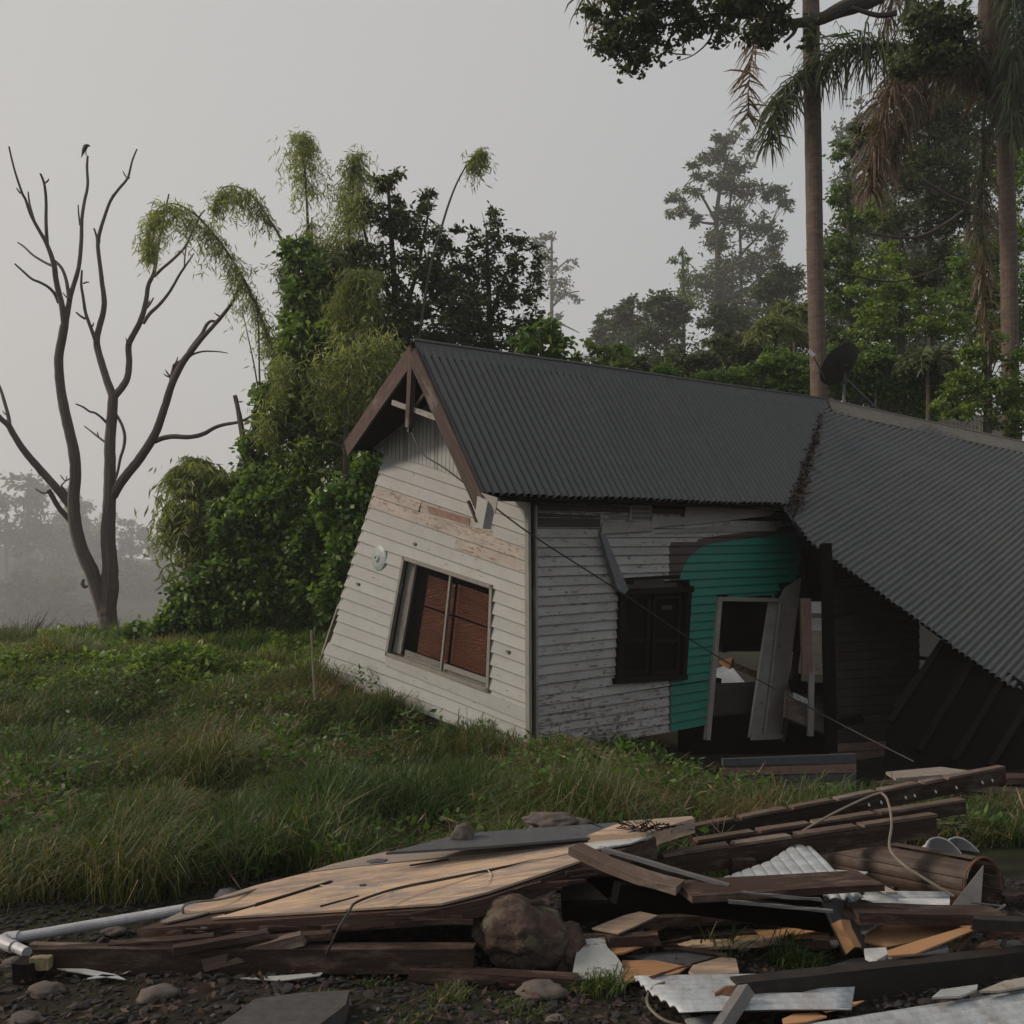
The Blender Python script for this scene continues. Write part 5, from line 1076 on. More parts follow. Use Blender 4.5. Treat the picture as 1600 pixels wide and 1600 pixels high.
# grass
def noise2(x, y, s, o=0): return np.array([noise.noise(Vector((a*s+o, b_*s, o))) for a, b_ in zip(x, y)])
def grass(n, area, hmin, hmax, w, keep, name, label, mat='grassleaf'):
    X = RNG.uniform(area[0], area[1], n); Yy = RNG.uniform(area[2], area[3], n); k = keep(X, Yy); X, Yy = X[k], Yy[k]; n = len(X)
    nb_ = noise2(X, Yy, .55, 1)*.9+noise2(X, Yy, 2.1, 9)*.5
    Z = np.array([ground_h(a, b_) for a, b_ in zip(X, Yy)]); h = RNG.uniform(hmin, hmax, n)*(1+1.15*np.clip(noise2(X, Yy, 1.1, 4)+.4*noise2(X, Yy, 3.1, 6), -.6, .9))*np.where(X > .8, np.where(Yy > 7.2, .42, .70), np.where((Yy > 7.4) & (X > -2.2), .62, .88))
    ang = RNG.uniform(0, 2*np.pi, n)+noise2(X, Yy, .8, 2)*2; lean = RNG.uniform(.15, 1.5, n); d = np.stack([np.cos(ang), np.sin(ang), np.zeros(n)], 1); sd_ = np.stack([-np.sin(ang+.6), np.cos(ang+.6), np.zeros(n)], 1)
    P0_ = np.stack([X, Yy, Z-.03], 1); ww = (w*RNG.uniform(.6, 1.3, n)*(1+.04*Yy))[:, None]; up_ = np.array([0, 0, 1.])
    hh = h[:, None]; ln = lean[:, None]
    P1 = P0_+up_*hh*.5+d*hh*ln*.18; P2 = P0_+up_*hh*(.9-.18*ln)+d*hh*ln*.55; P3 = P0_+up_*hh*(1.02-.45*ln)+d*hh*ln*.95
    V = np.stack([P0_-sd_*ww*.5, P0_+sd_*ww*.5, P1+sd_*ww*.45, P1-sd_*ww*.45, P2+sd_*ww*.3, P2-sd_*ww*.3, P3], 1).reshape(-1, 3)
    b0 = np.arange(n)[:, None]*7; Fc = np.concatenate([b0+[0, 1, 2, 3], b0+[3, 2, 4, 5]], 0); 
    tint = np.clip(.43+.75*nb_+RNG.normal(0, .17, n)+(RNG.random(n) < .14)*.4, 0, 1)
    # the pointed end is a quad whose last two corners meet
    Fc = np.concatenate([Fc, b0+[5, 4, 6, 6]], 0)[:, :]
    q = Fc[:2*n]; tri = Fc[2*n:][:, :3]
    me = bpy.data.meshes.new(name); me.vertices.add(len(V)); me.vertices.foreach_set('co', V.astype(np.float32).ravel())
    li = np.concatenate([q.ravel(), tri.ravel()]).astype(np.int32); me.loops.add(len(li)); me.loops.foreach_set('vertex_index', li)
    ls = np.concatenate([np.arange(2*n)*4, 8*n+np.arange(n)*3]).astype(np.int32); me.polygons.add(3*n); me.polygons.foreach_set('loop_start', ls)
    a = me.attributes.new('tint', 'FLOAT', 'FACE'); a.data.foreach_set('value', np.concatenate([tint, tint, tint]).astype(np.float32)); me.materials.append(M[mat]); me.update(calc_edges=True)
    link(name, me, label=label, cat='grass', kind='stuff')
def kp(X, Y):
    inf = (X > -.56*Y-.6) & (X < .66*Y+1.6)
    a = (X-.19)*.77+(Y-9.6)*.636; c = -(X-.19)*.636+(Y-9.6)*.77
    under = (a > .12) & (c > .12) & (c < 4.6) & (a < 9)
    edge = np.where(X < -1.55, 4.95+.15*np.sin(X*3)+.1*np.sin(X*7.3), np.where(X < 1.2, 5.35+.1*np.sin(X*9), np.where(X < 2.35, 6.3+.3*np.sin(X*4), 6.15)))
    rightbare = ((X > 2.0) & (Y > 9.1)) | ((X > 2.9) & (Y > 8.6))
    thin = (noise2(X, Y, .75, 41)+.4*noise2(X, Y, 2.6, 43) < -.30) & (RNG.random(len(X)) < .72)
    return inf & ~under & (Y > edge) & ~rightbare & ~thin
grass(175000, (-5.6, 6.6, 4.6, 8.6), .16, .46, .0062, kp, 'long_grass', 'long tangled green and straw grass between the rubble and the house')
grass(190000, (-12.5, 3.2, 8.2, 22.5), .15, .42, .0080, kp, 'hill_grass', 'rough green grass covering the rise up to the crest on the left')
kb = lambda X, Y: kp(X, Y) & (Y > 12.6+.25*(X+6)+.8*np.sin(X*1.3)) & (X > -7.5)
grass(60000, (-7.5, -.8, 11, 21), .22, .46, .010, kb, 'bank_grass', 'bright fresh green grass on the bank below the thicket', 'hillgrass')
def tuftk(cx, cy, r): return lambda X, Y: ((X-cx)**2+(Y-cy)**2) < (r*RNG.uniform(.1, 1, len(X)))**2
TF = [(-1.62, 10.9, .42, .55, 3000, 'tall clump of grass growing against the foot of the leaning wall'), (-2.75, 12.3, .38, .55, 1500, 'grass clump at the far corner of the leaning wall'), (.42, 8.95, .3, .5, 800, 'grass tuft at the house corner'), (.95, 9.3, .4, .38, 900, 'grass clump below the shuttered window'), (1.9, 9.9, .35, .42, 600, 'grass clump in front of the green boards'),
      (1250, 1508, .16, .22, 420, 'bright green grass tuft growing through the rubble'), (935, 1548, .12, .20, 260, 'grass tuft in front of the white shard'), (1130, 1500, .10, .22, 60, 'few thin grass stems among the orange boards'), (700, 1560, .10, .14, 90, 'small dry grass tuft on the gravel'), (820, 1575, .14, .10, 160, 'low dry weeds on the gravel'), (640, 1590, .12, .09, 160, 'dry brown weeds beside the concrete slab'), (590, 1538, .1, .08, 90, 'small weeds under the panel')]
for x, y, r, hgt, n_, lab in TF:
    g = G(x, y) if y > 1100 else Vector((x, y, 0)); grass(n_*4, (g.x-r, g.x+r, g.y-r, g.y+r), hgt*.5, hgt, .006, tuftk(g.x, g.y, r), 'grass_tuft', lab)
# broad-leaved weeds and creepers among the grass
def cover(n, area, keep, hmax, L, Wd, name, label, mat='leafmid', thr=-.1, tb=.25):
    X = RNG.uniform(area[0], area[1], n); Yy = RNG.uniform(area[2], area[3], n); k = keep(X, Yy); X, Yy = X[k], Yy[k]
    q = noise2(X, Yy, .7, 21)+.6*noise2(X, Yy, 2.4, 31); k = q > thr; X, Yy, q = X[k], Yy[k], q[k]; n = len(X)
    Z = np.array([ground_h(a, b_) for a, b_ in zip(X, Yy)])+RNG.random(n)**.7*hmax*np.clip(.35+q*1.1, .2, 1)
    P_ = np.stack([X, Yy, Z], 1); A = RNG.normal(size=(n, 3))*[1, 1, .5]+[0, 0, .1]; A = unit(A); S = unit(np.cross(A, np.array([0, 0, 1.])+RNG.normal(size=(n, 3))*.5))
    V, Fc = leafV(P_, A, S, L*RNG.uniform(.5, 1.3, n), Wd*RNG.uniform(.6, 1.3, n)); link(name, npmesh(name, V, Fc, M[mat], np.clip(RNG.random(n)*.6+tb, 0, 1)), label=label, cat='weeds', kind='stuff')
cover(110000, (-12, 3.2, 5.3, 15), kp, .46, .085, .036, 'weeds', 'broad-leaved weeds scattered through the long grass', thr=-.02, tb=.05)
cover(110000, (-8.5, -1.2, 12.2, 21), kp, .42, .11, .06, 'creepers', 'bright leafy creepers spreading over the bank below the thicket', 'leafbright', thr=-.3, tb=.35)
cover(42000, (-6.5, 4, 5.0, 13), kp, .38, .16, .010, 'dead_stems', 'dry brown stems and litter tangled in the grass', 'deadfrond', thr=.0, tb=.3)
# a dead seed head and weeds at the crest
mb = MB()
for k in range(26):
    x = random.uniform(0, 150); y0 = 1010; p = W(x, y0, 19.5); mb.tube([p, p+Vector((random.uniform(-.2, .2), 0, random.uniform(.2, .5))), p+Vector((random.uniform(-.5, .5), 0, random.uniform(.35, .75)))], [.006, .004, .002], 3, cap=False)
mb.build('dry_stalks', M['deadbark'], label='dry stalks standing against the mist at the left crest', cat='weeds', kind='stuff')
mb = MB(); b0 = W(40, 1010, 18.5)
for k in range(40):
    e = W(62+random.gauss(0, 11), 972+random.gauss(0, 8), 18.5+random.gauss(0, .15)); mb.tube([b0.lerp(e, .6), e], [.008, .004], 3, cap=False)
mb.tube([b0, W(58, 978, 18.5)], .01, 4); mb.build('dead_seed_head', M['deadbark'], label='dark dead seed head standing at the far left of the crest', cat='weed')
# haze
hz = MB(); x0, x1, y0, y1, z0, z1 = -460, 460, -62, 635, -33, 82
v = [Vector((x, y, z)) for z in (z0, z1) for y in (y0, y1) for x in (x0, x1)]
for q in ((0, 2, 3, 1), (4, 5, 7, 6), (0, 1, 5, 4), (2, 6, 7, 3), (0, 4, 6, 2), (1, 3, 7, 5)): hz.quad([v[i] for i in q])
hm = bpy.data.materials.new('haze'); hm.use_nodes = True; ht = hm.node_tree; ht.nodes.clear(); ho = ht.nodes.new('ShaderNodeOutputMaterial'); hv = ht.nodes.new('ShaderNodeVolumePrincipled')
hv.inputs['Color'].default_value = (.93, .93, .94, 1); hv.inputs['Density'].default_value = HAZE; hv.inputs['Anisotropy'].default_value = .2; ht.links.new(hv.outputs[0], ho.inputs['Volume'])
hz.build('haze', hm, kind='stuff', label='pale morning mist filling the air over the whole scene', cat='haze')
# ---------------------------------------------------------------- the rubble in front
def sheet(name, pts, pl, t, mat, label, cat, group=None, parent=None, **kw):
    mb = MB(); mb.slab([pl.hit(*p) for p in pts], t, pl.n); return mb.build(name, mat, parent, label=label, cat=cat, group=group, **kw)
def beam(name, a, b_, w, h, mat, label, cat='beam', up=(0, 0, 1), seg=6, jit=.0022, bend=0, group=None, cut=.010):
    mb = MB(); mb.bar(a, b_, w, h, up=up, seg=seg, jit=jit, bend=bend, cut=cut); return mb.build(name, mat, label=label, cat=cat, group=group)
# big fallen wall panel
PA, PB_, PC = G(215, 1440, .12), G(700, 1412, .30), G(700, 1325, .32)
PP = pl3(PA, PB_, PC); pn = PP.n if PP.n.z > 0 else -PP.n
panel = thing('fallen_wall_panel', PB_-Vector((0, 0, .3)), 'large tilted wall panel with tan plywood face lying across the rubble above the boulder', 'wall panel')
def pslab(name, pts, o, t, mat):
    mb = MB(); mb.slab([PP.hit(*p)+pn*o for p in pts], t, pn); return mb.build(name, mat, panel)
pslab('frame', [(212, 1447), (330, 1438), (480, 1428), (690, 1414), (760, 1398), (905, 1347), (1024, 1304), (1018, 1296), (620, 1332), (480, 1368), (400, 1388)], -.016, .07, M['plyedge'])
pslab('ply_sheet', [(288, 1422), (380, 1398), (384, 1408), (300, 1432), (262, 1440), (250, 1440)], 0, .008, M['plypale'])
pslab('ply_sheet', [(284, 1420), (398, 1384), (478, 1364), (520, 1374), (392, 1416), (330, 1424), (300, 1424)], .001, .010, M['ply'])
pslab('ply_sheet', [(396, 1416), (522, 1377), (480, 1364), (560, 1354), (700, 1341), (905, 1322), (900, 1331), (760, 1362), (620, 1390), (540, 1421), (330, 1434)], .0, .010, M['ply'])
pslab('ply_sheet', [(480, 1363), (520, 1350), (602, 1331), (760, 1324), (740, 1335), (560, 1353)], .001, .009, M['plypale'])
pslab('ply_sheet', [(700, 1340), (745, 1334), (765, 1324), (900, 1316), (975, 1305), (905, 1321)], .001, .009, M['ply'])
pslab('ply_sheet', [(544, 1421), (622, 1391), (762, 1363), (906, 1332), (930, 1326), (905, 1346), (762, 1394), (690, 1412)], .002, .010, M['ply'])
pslab('white_strip', [(905, 1322), (960, 1306), (1010, 1302), (1018, 1306), (985, 1318), (925, 1328)], .002, .008, M['white'])
pslab('dark_gap_strip', [(400, 1413), (520, 1377.5), (517, 1380), (398, 1417)], .006, .008, M['dark'])  # dark strip laid on the face, drawn as the gap between sheets
pslab('nail_hole', [(562, 1383), (572, 1382), (570, 1386), (562, 1386)], .004, .003, M['black'])
pslab('knot_patch', [(572, 1347), (590, 1343), (606, 1344), (600, 1348), (580, 1350)], .006, .004, M['slate'])
for x0, y0, x1, y1 in ((350, 1428, 440, 1402), (500, 1416, 560, 1400), (640, 1352, 700, 1343)):
    pslab('face_crack', [(x0, y0), (x1, y1), (x1+1, y1+1), (x0+1, y0+1.6)], .0035, .003, M['dark'])
# frayed lower edge of the panel
for k in range(34):
    x = random.uniform(240, 900); t = (x-215)/475; y = lerp(1447, 1416, min(1, t)) if x < 690 else lerp(1416, 1350, (x-690)/215)
    a = PP.hit(x, y)-pn*random.uniform(.02, .07)+Vector((0, -.004, 0)); mb = MB(); mb.bar(a, a+Vector((random.uniform(.05, .3), 0, 0))+Vector((0, 0, random.uniform(-.01, .035))), .012, random.uniform(.006, .02), jit=.003, seg=2); mb.build('frayed_strip', M['plyedge'] if k % 3 else M['redwood'], panel)
s2 = hpl(605, 1332, .37, .06, .02)
sheet('grey_sheet', [(603, 1332), (660, 1318), (720, 1303), (790, 1297), (962, 1285), (1020, 1291), (975, 1304), (760, 1322)], s2, .012, M['slate'], 'dark grey-blue weathered sheet tucked behind the plywood panel', 'sheet')
s3 = hpl(920, 1304, .44, .05, 0)
sheet('ply_offcut', [(918, 1305), (975, 1283), (1080, 1275), (1085, 1278), (1032, 1294), (1010, 1304)], s3, .075, M['ply'], 'thick plywood-faced offcut at the right end of the fallen panel', 'board')
mb = MB(); o = G(1010, 1298, .46)
for k in range(60):
    a = o+Vector((random.gauss(0, .06), random.gauss(0, .04), .01)); mb.tube([a, a+Vector((random.gauss(0, .05), random.gauss(0, .03), random.uniform(0, .05)))], .0025, 3, cap=False)
mb.build('root_tangle', M['dark'], label='small tangle of black roots caught between the panel and its offcut', cat='roots', kind='stuff')
# lumps of dirt behind
def rock(name, c, r, mat, label, seed=0, amp=.28, sub=4, cat='rock', sq=(1, 1, 1)):
    bm = bmesh.new(); bmesh.ops.create_icosphere(bm, subdivisions=sub, radius=1)
    for v in bm.verts:
        p = v.co.copy(); d = 1+amp*noise.noise(p*1.1+Vector((seed, 0, 0)))+amp*.45*noise.noise(p*2.7+Vector((0, seed, 0)))+amp*.16*noise.noise(p*8+Vector((0, 0, seed)))+amp*.07*noise.noise(p*19)
        v.co = Vector((p.x*r[0], p.y*r[1], p.z*r[2]))*d
    me = bpy.data.meshes.new(name); bm.to_mesh(me); bm.free(); me.polygons.foreach_set('use_smooth', [True]*len(me.polygons)); me.materials.append(mat)
    return link(name, me, loc=c, label=label, cat=cat)
c = G(812, 1508); rock('boulder', Vector((c.x, 4.16, .142)), (.208, .19, .158), M['rock'], 'large reddish-brown boulder lying in front of the fallen panel', 21, .24, 5)
c = G(885, 1512); rock('rock', Vector((.235, 4.14, .075)), (.075, .09, .11), M['rock'], 'smaller rough lump leaning on the right side of the boulder', 8, .4)
rock('dirt_clod', G(722, 1302, .42), (.05, .04, .045), M['stone'], 'pinkish dirt clod on the grey sheet edge', 5, .5, 3, 'clod')
rock('dirt_mound', G(870, 1285, .3), (.17, .08, .05), M['stone'], 'long brown clod of earth behind the grey sheet', 6, .6, 4, 'clod')
for x, y, r, lab in ((75, 1552, .055, 'pale flat stone on the gravel at far left'), (245, 1560, .06, 'light stone in the gravel near the bottom left'), (18, 1508, .04, 'tan stone beside the end of the long beam'), (178, 1458, .045, 'tan stone lying inside the pipe corner'), (845, 1555, .075, 'reddish stone in the gravel below the boulder'), (40, 1598, .05, 'stone at the bottom left corner'), (870, 1595, .03, 'small pale pebble near the bottom centre')):
    rock('stone', G(x, y)+Vector((0, 0, r*.25)), (r*1.3, r, r*.5), M['stone'], lab, x, .4, 3, 'stone')
# concrete slab
sheet('concrete_slab', [(330, 1610), (400, 1560), (470, 1551), (546, 1547), (540, 1570), (480, 1615)], hpl(400, 1560, .07), .09, M['concrete'], 'broken dark concrete slab on the gravel at the bottom', 'slab')
# pipes
def pipe(name, pts, r, label, mat='pvc'):
    mb = MB(); mb.tube(pts, r, 14); return mb.build(name, M[mat], label=label, cat='pipe', smooth=True)
pipe('pvc_pipe', [G(22, 1466, .05), G(150, 1444, .08), G(285, 1421, .12), G(330, 1413, .12)], .024, 'long white plastic pipe leading from the left corner up to the plywood panel')
pe = thing('pipe_elbow', G(14, 1470, .0), 'white plastic pipe elbow and short stub at the far left', 'pipe fitting')
mb = MB(); mb.tube(spline([G(30, 1464, .055), G(12, 1466, .05), G(4, 1471, .05), G(12, 1476, .05), G(22, 1480, .05)], 4), .028, 12); mb.build('elbow', M['pvc'], pe, smooth=True)
mb = MB(); mb.tube([G(18, 1477, .05), G(42, 1488, .05)], .023, 12); mb.build('stub', M['pvc'], pe, smooth=True)
p_ = thing('pvc_pipe', G(250, 1515), 'short white plastic pipe lying on the gravel below the long beam', 'pipe')
mb = MB(); mb.tube([G(175, 1511, .022), G(330, 1511, .022)], .021, 14); mb.build('pipe', M['pvc'], p_, smooth=True)
mb = MB(); mb.tube([G(170, 1512, .022), G(198, 1511, .022)], .027, 14, wob=.06); mb.build('socket', M['pvc'], p_, smooth=True)
# long beam with block, laths
beam('long_beam', G(40, 1512, .055)+Vector((0, .1, 0)), G(742, 1500, .085)+Vector((0, .02, 0)), .075, .105, M['redwood'], 'long red-brown beam on the ground under the front edge of the panel')
beam('beam_end_block', G(28, 1516, .04), G(62, 1516, .04), .09, .085, M['dark'], 'dark beam end at the far left beside the pipe stub')
beam('foam_block', G(55, 1500, .075)+Vector((0, -.03, 0)), G(84, 1500, .075)+Vector((0, -.03, 0)), .04, .05, M['yellow'], 'small yellowish foam block stuck to the long beam', 'block', cut=0)
beam('timber', G(322, 1506, .05), G(474, 1466, .16), .05, .05, M['beamtop'], 'short timber leaning up onto the long beam with lighter top', 'timber')
beam('timber', G(172, 1480, .10), G(335, 1466, .14), .05, .035, M['redwood'], 'thin timber lying along the long beam near the pipe', 'timber')
beam('timber', G(272, 1484, .12), G(420, 1459, .17), .05, .03, M['redwood'], 'second thin timber under the left end of the panel', 'timber')
beam('timber', G(50, 1477, .10), G(175, 1480, .10), .03, .02, M['beamtop'], 'pale lath on top of the long beam at far left', 'timber')
beam('timber', G(330, 1478, .12), G(520, 1460, .16), .05, .03, M['redwood'], 'half hidden board between the long beam and panel', 'timber')
beam('timber', G(640, 1520, .03), G(905, 1535, .03), .07, .05, M['redwood'], 'low red-brown board on the ground beneath the boulder', 'timber')
for lab, pts in (('white paper scrap on the gravel under the long beam', [(84, 1508), (120, 1511), (180, 1522), (196, 1530), (150, 1524), (90, 1514)]), ('small torn white scrap beside the short pipe', [(130, 1530), (160, 1522), (185, 1524), (150, 1528)]), ('thin pale strip of plaster on the gravel', [(375, 1528), (440, 1524), (505, 1519), (500, 1524), (440, 1532)])):
    sheet('scrap', pts, hpl(pts[0][0], pts[0][1], .03), .004, M['white'], lab, 'scrap')
# wires
tubeobj('wire', spline([G(288, 1432, .13), G(286, 1418, .18), G(300, 1410, .2), G(350, 1404, .2), G(400, 1390, .19)]), .006, M['wire'], 5, label='thin pale pipe looping out of the left tip of the panel', cat='wire')
tubeobj('black_wire', spline([G(508, 1500, .05), G(512, 1488, .12), G(530, 1450, .26), G(546, 1424, .30), G(560, 1408, .315), G(620, 1388, .325), G(700, 1372, .335), G(800, 1352, .35), G(905, 1330, .385)]), .006, M['cable'], 5, label='dark wire running along the panel and bending down over its front edge', cat='wire')
tubeobj('string', spline([G(500, 1383, .285), G(540, 1386, .295), G(590, 1385, .305), G(596, 1380, .31), G(590, 1392, .31), G(630, 1391, .315)]), .0022, M['plastic'], 4, label='thin pale string lying across the panel face', cat='string')
tubeobj('string', spline([G(700, 1366, .337), G(745, 1357, .345), G(763, 1360, .345), G(765, 1372, .34), G(750, 1384, .335), G(700, 1389, .325)]), .0022, M['plastic'], 4, label='looped pale string on the right half of the panel', cat='string')
tubeobj('wire', spline([G(1235, 1310, .30), G(1300, 1272, .42), (G(1365, 1242, .50)), G(1382, 1243, .50), G(1390, 1262, .46), G(1393, 1290, .40), G(1390, 1325, .34), G(1410, 1350, .31), G(1440, 1370, .27), G(1490, 1400, .2)]), .007, M['wire'], 6, label='curved stiff wire arching over the beams and the rusty tank', cat='wire')
tubeobj('wire', spline([G(1060, 1530, .06), G(1025, 1540, .08), G(1012, 1556, .06), G(1015, 1575, .05), G(1040, 1595, .03), G(1080, 1605, .02)]), .006, M['wire'], 6, label='pale wire loop at the corner of the front corrugated sheet', cat='wire')
# the three notched beams
def notched(label, a, b_, w, h, notches, nails=False):
    th = thing('notched_beam', a.lerp(b_, .5)-Vector((0, 0, h/2)), label, 'beam', 'notched beams lying side by side')
    ts = [0]+notches+[1]
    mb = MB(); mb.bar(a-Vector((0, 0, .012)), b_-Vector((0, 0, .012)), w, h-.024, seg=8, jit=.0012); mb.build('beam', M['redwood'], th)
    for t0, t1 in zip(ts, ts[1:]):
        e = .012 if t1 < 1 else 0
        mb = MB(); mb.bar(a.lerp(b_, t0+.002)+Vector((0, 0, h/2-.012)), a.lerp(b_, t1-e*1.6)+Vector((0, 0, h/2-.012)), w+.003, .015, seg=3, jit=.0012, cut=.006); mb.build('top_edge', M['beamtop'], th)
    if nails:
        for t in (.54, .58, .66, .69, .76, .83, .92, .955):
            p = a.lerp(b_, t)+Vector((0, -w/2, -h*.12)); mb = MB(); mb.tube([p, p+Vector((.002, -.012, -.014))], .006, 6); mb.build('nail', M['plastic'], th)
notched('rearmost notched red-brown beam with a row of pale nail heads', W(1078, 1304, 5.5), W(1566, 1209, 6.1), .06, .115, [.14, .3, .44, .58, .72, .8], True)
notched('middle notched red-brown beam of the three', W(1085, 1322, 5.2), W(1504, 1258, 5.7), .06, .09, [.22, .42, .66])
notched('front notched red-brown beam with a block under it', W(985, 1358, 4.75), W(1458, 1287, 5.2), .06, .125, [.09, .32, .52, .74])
beam('block', W(1160, 1342, 4.85), W(1160, 1376, 4.85), .12, .09, M['redwood'], 'short block of wood propping up the front notched beam', 'block', up=(0, 1, 0))
beam('timber', W(1375, 1300, 5.5), W(1450, 1296, 5.6), .05, .03, M['redwood'], 'short timber just above the rusty tank', 'timber')
# beams and sheets farther right, behind
fs = hpl(1430, 1224, .12, -.06, 0)
sheet('flat_board', [(1360, 1222), (1432, 1212), (1605, 1225), (1605, 1248), (1560, 1240), (1420, 1228)], hpl(1430, 1226, .05), .06, M['redwood'], 'broad purplish board lying flat under the wing at far right', 'board')
sheet('flat_board', [(1470, 1206), (1605, 1208), (1605, 1216), (1480, 1214)], hpl(1470, 1210, .12), .05, M['redwood'], 'dim board behind the broad purplish one', 'board')
sheet('board', [(1384, 1206), (1470, 1198), (1530, 1206), (1400, 1216)], hpl(1400, 1212, .22), .02, M['plypale'], 'pale greenish board resting behind the nail-studded beam', 'board')
# rusty ribbed tank lying on its side with an open end
tank = thing('rusty_tank', W(1430, 1430, 5.0), 'brown rusty ribbed cylinder lying on its side with an open end', 'tank')
a, b_ = W(1316, 1342, 5.75), W(1536, 1386, 4.95); d = (b_-a).normalized(); uu = d.cross(Vector((0, 0, 1))).normalized(); vv = uu.cross(d).normalized(); rt = .145
mb = MB(); nseg = 12; slats = 15
for k in range(slats):
    mb = MB(); t0, t1 = 2*math.pi*k/slats+.012, 2*math.pi*(k+1)/slats-.012; ro = random.uniform(-.007, .006); rr_ = random.uniform(-.03, .02)
    sub_ = 4
    for j in range(sub_):
        s0, s1 = lerp(t0, t1, j/sub_), lerp(t0, t1, (j+1)/sub_)
        for i in range(nseg):
            q0, q1 = a.lerp(b_, i/nseg), a.lerp(b_, (i+1)/nseg+(rr_ if i == nseg-1 else 0)); h0 = .003*math.sin(math.pi*j/sub_); h1 = .003*math.sin(math.pi*(j+1)/sub_)
            P_ = lambda q, s_, h: q+(uu*math.cos(s_)+vv*math.sin(s_))*(rt*(.93+.07*min(1, (q-a).length/.25))+h+ro+.004*noise.noise(Vector((k*3, (q-a).length*6, 0))))
            mb.quad([P_(q0, s0, h0), P_(q1, s0, h0), P_(q1, s1, h1), P_(q0, s1, h1)], [(i*.08, k+j*.02), (i*.08+.08, k+j*.02), (i*.08+.08, k+j*.02+.02), (i*.08, k+j*.02+.02)])
    mb.build('stave', M['tank'], tank, smooth=False)
mb = MB()
ring = [b_+(uu*math.cos(2*math.pi*k/28)+vv*math.sin(2*math.pi*k/28))*rt*1.03 for k in range(29)]; mb.tube(ring, .008, 6, cap=False, wob=.2); mb.build('rim', M['rust'], tank); c_e = b_-d*.16
mb = MB(); 
for k in range(24): mb.quad([c_e, c_e+(uu*math.cos(2*math.pi*k/24)+vv*math.sin(2*math.pi*k/24))*rt*.97, c_e+(uu*math.cos(2*math.pi*(k+1)/24)+vv*math.sin(2*math.pi*(k+1)/24))*rt*.97])
mb.build('dark_hollow_disc', M['black'], tank)  # black disc set inside the mouth, standing for the shaded hollow
mb = MB(); mb.slab([W(1484, 1420, 4.78), W(1537, 1352, 4.83), W(1532, 1422, 4.75)], .006, (0, -1, .1)); mb.build('triangular_plate', M['greysteel'], label='grey triangular steel plate standing in the open end of the tank', cat='plate')
mb = MB(); mb.tube([W(1516, 1410, 4.6), W(1568, 1416, 4.65)], .005, 5); mb.tube([W(1556, 1424, 4.62), W(1571, 1414, 4.65)], .007, 5); mb.build('bent_rod', M['greysteel'], label='thin bent rod crossing the mouth of the tank', cat='rod')
# white tubs behind the tank
for lab, cx_, cy_, Y, r, ry in (('white plastic tub behind the tank, nearer the camera and leftmost', 1482, 1352, 5.60, .165, 0), ('larger white plastic tub lying behind the tank on the right', 1512, 1352, 5.95, .175, 0)):
    c = W(cx_, cy_, Y); ax_ = Vector((.45, -.72, .52)).normalized(); u_ = ax_.cross(Vector((0, 0, 1))).normalized(); v_ = u_.cross(ax_); mb = MB()
    prof = [(r*.2, .16), (r*.8, .16), (r*.88, .13), (r, 0), (r*1.05, 0), (r*1.05, .012), (r*.99, .014)]
    disc(mb, c, u_, v_, -ax_, prof, seg=32); disc(mb, c-ax_*-.004, u_*.97, v_*.97, -ax_, list(reversed(prof[:4])), seg=32); mb.build('plastic_tub', M['plastic'], label=lab, cat='tub', smooth=True)
# long dark timbers in the gap
beam('curved_plank', W(898, 1325, 4.25), W(1062, 1386, 4.05), .13, .03, M['beamtop'], 'dark plank jutting over the panel edge towards the right', 'plank', bend=-.02)
beam('metal_edge', W(940, 1326, 4.35), W(1140, 1384, 4.10), .03, .015, M['greysteel'], 'thin grey metal edge strip lying on the dark plank', 'strip')
beam('plank', W(1066, 1393, 4.05), W(1358, 1375, 4.25), .22, .03, M['redwood'], 'red-brown plank carrying white flashing, under the front notched beam', 'plank')
sheet('flashing', [(1130, 1384), (1170, 1364), (1290, 1358), (1356, 1362), (1340, 1374), (1150, 1386)], hpl(1150, 1384, .235, .02, .05), .006, M['sheet'], 'crumpled pale flashing lying on the red-brown plank', 'flashing')
beam('strip', W(1160, 1395, 3.98), W(1284, 1406, 4.0), .012, .012, M['greysteel'], 'upper thin metal strip under the red-brown plank', 'strip')
beam('strip', W(1138, 1408, 3.95), W(1300, 1424, 3.95), .012, .012, M['greysteel'], 'lower thin metal strip running into the channel', 'strip')
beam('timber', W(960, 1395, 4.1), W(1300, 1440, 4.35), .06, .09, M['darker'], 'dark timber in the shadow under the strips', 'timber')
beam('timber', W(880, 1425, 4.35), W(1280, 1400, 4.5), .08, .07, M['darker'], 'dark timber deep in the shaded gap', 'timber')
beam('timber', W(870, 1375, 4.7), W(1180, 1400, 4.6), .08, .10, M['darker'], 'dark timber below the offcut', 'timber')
beam('timber', W(1000, 1440, 4.3), W(1300, 1428, 4.5), .05, .04, M['redwood'], 'dim timber across the middle of the gap', 'timber')
sheet('dark_board', [(880, 1440), (875, 1390), (906, 1365), (950, 1405)], pl3(W(880, 1440, 4.35), W(906, 1365, 4.5), W(950, 1405, 4.4)), .01, M['brownpaint'], 'dark board corner standing in the gap right of the boulder', 'board')
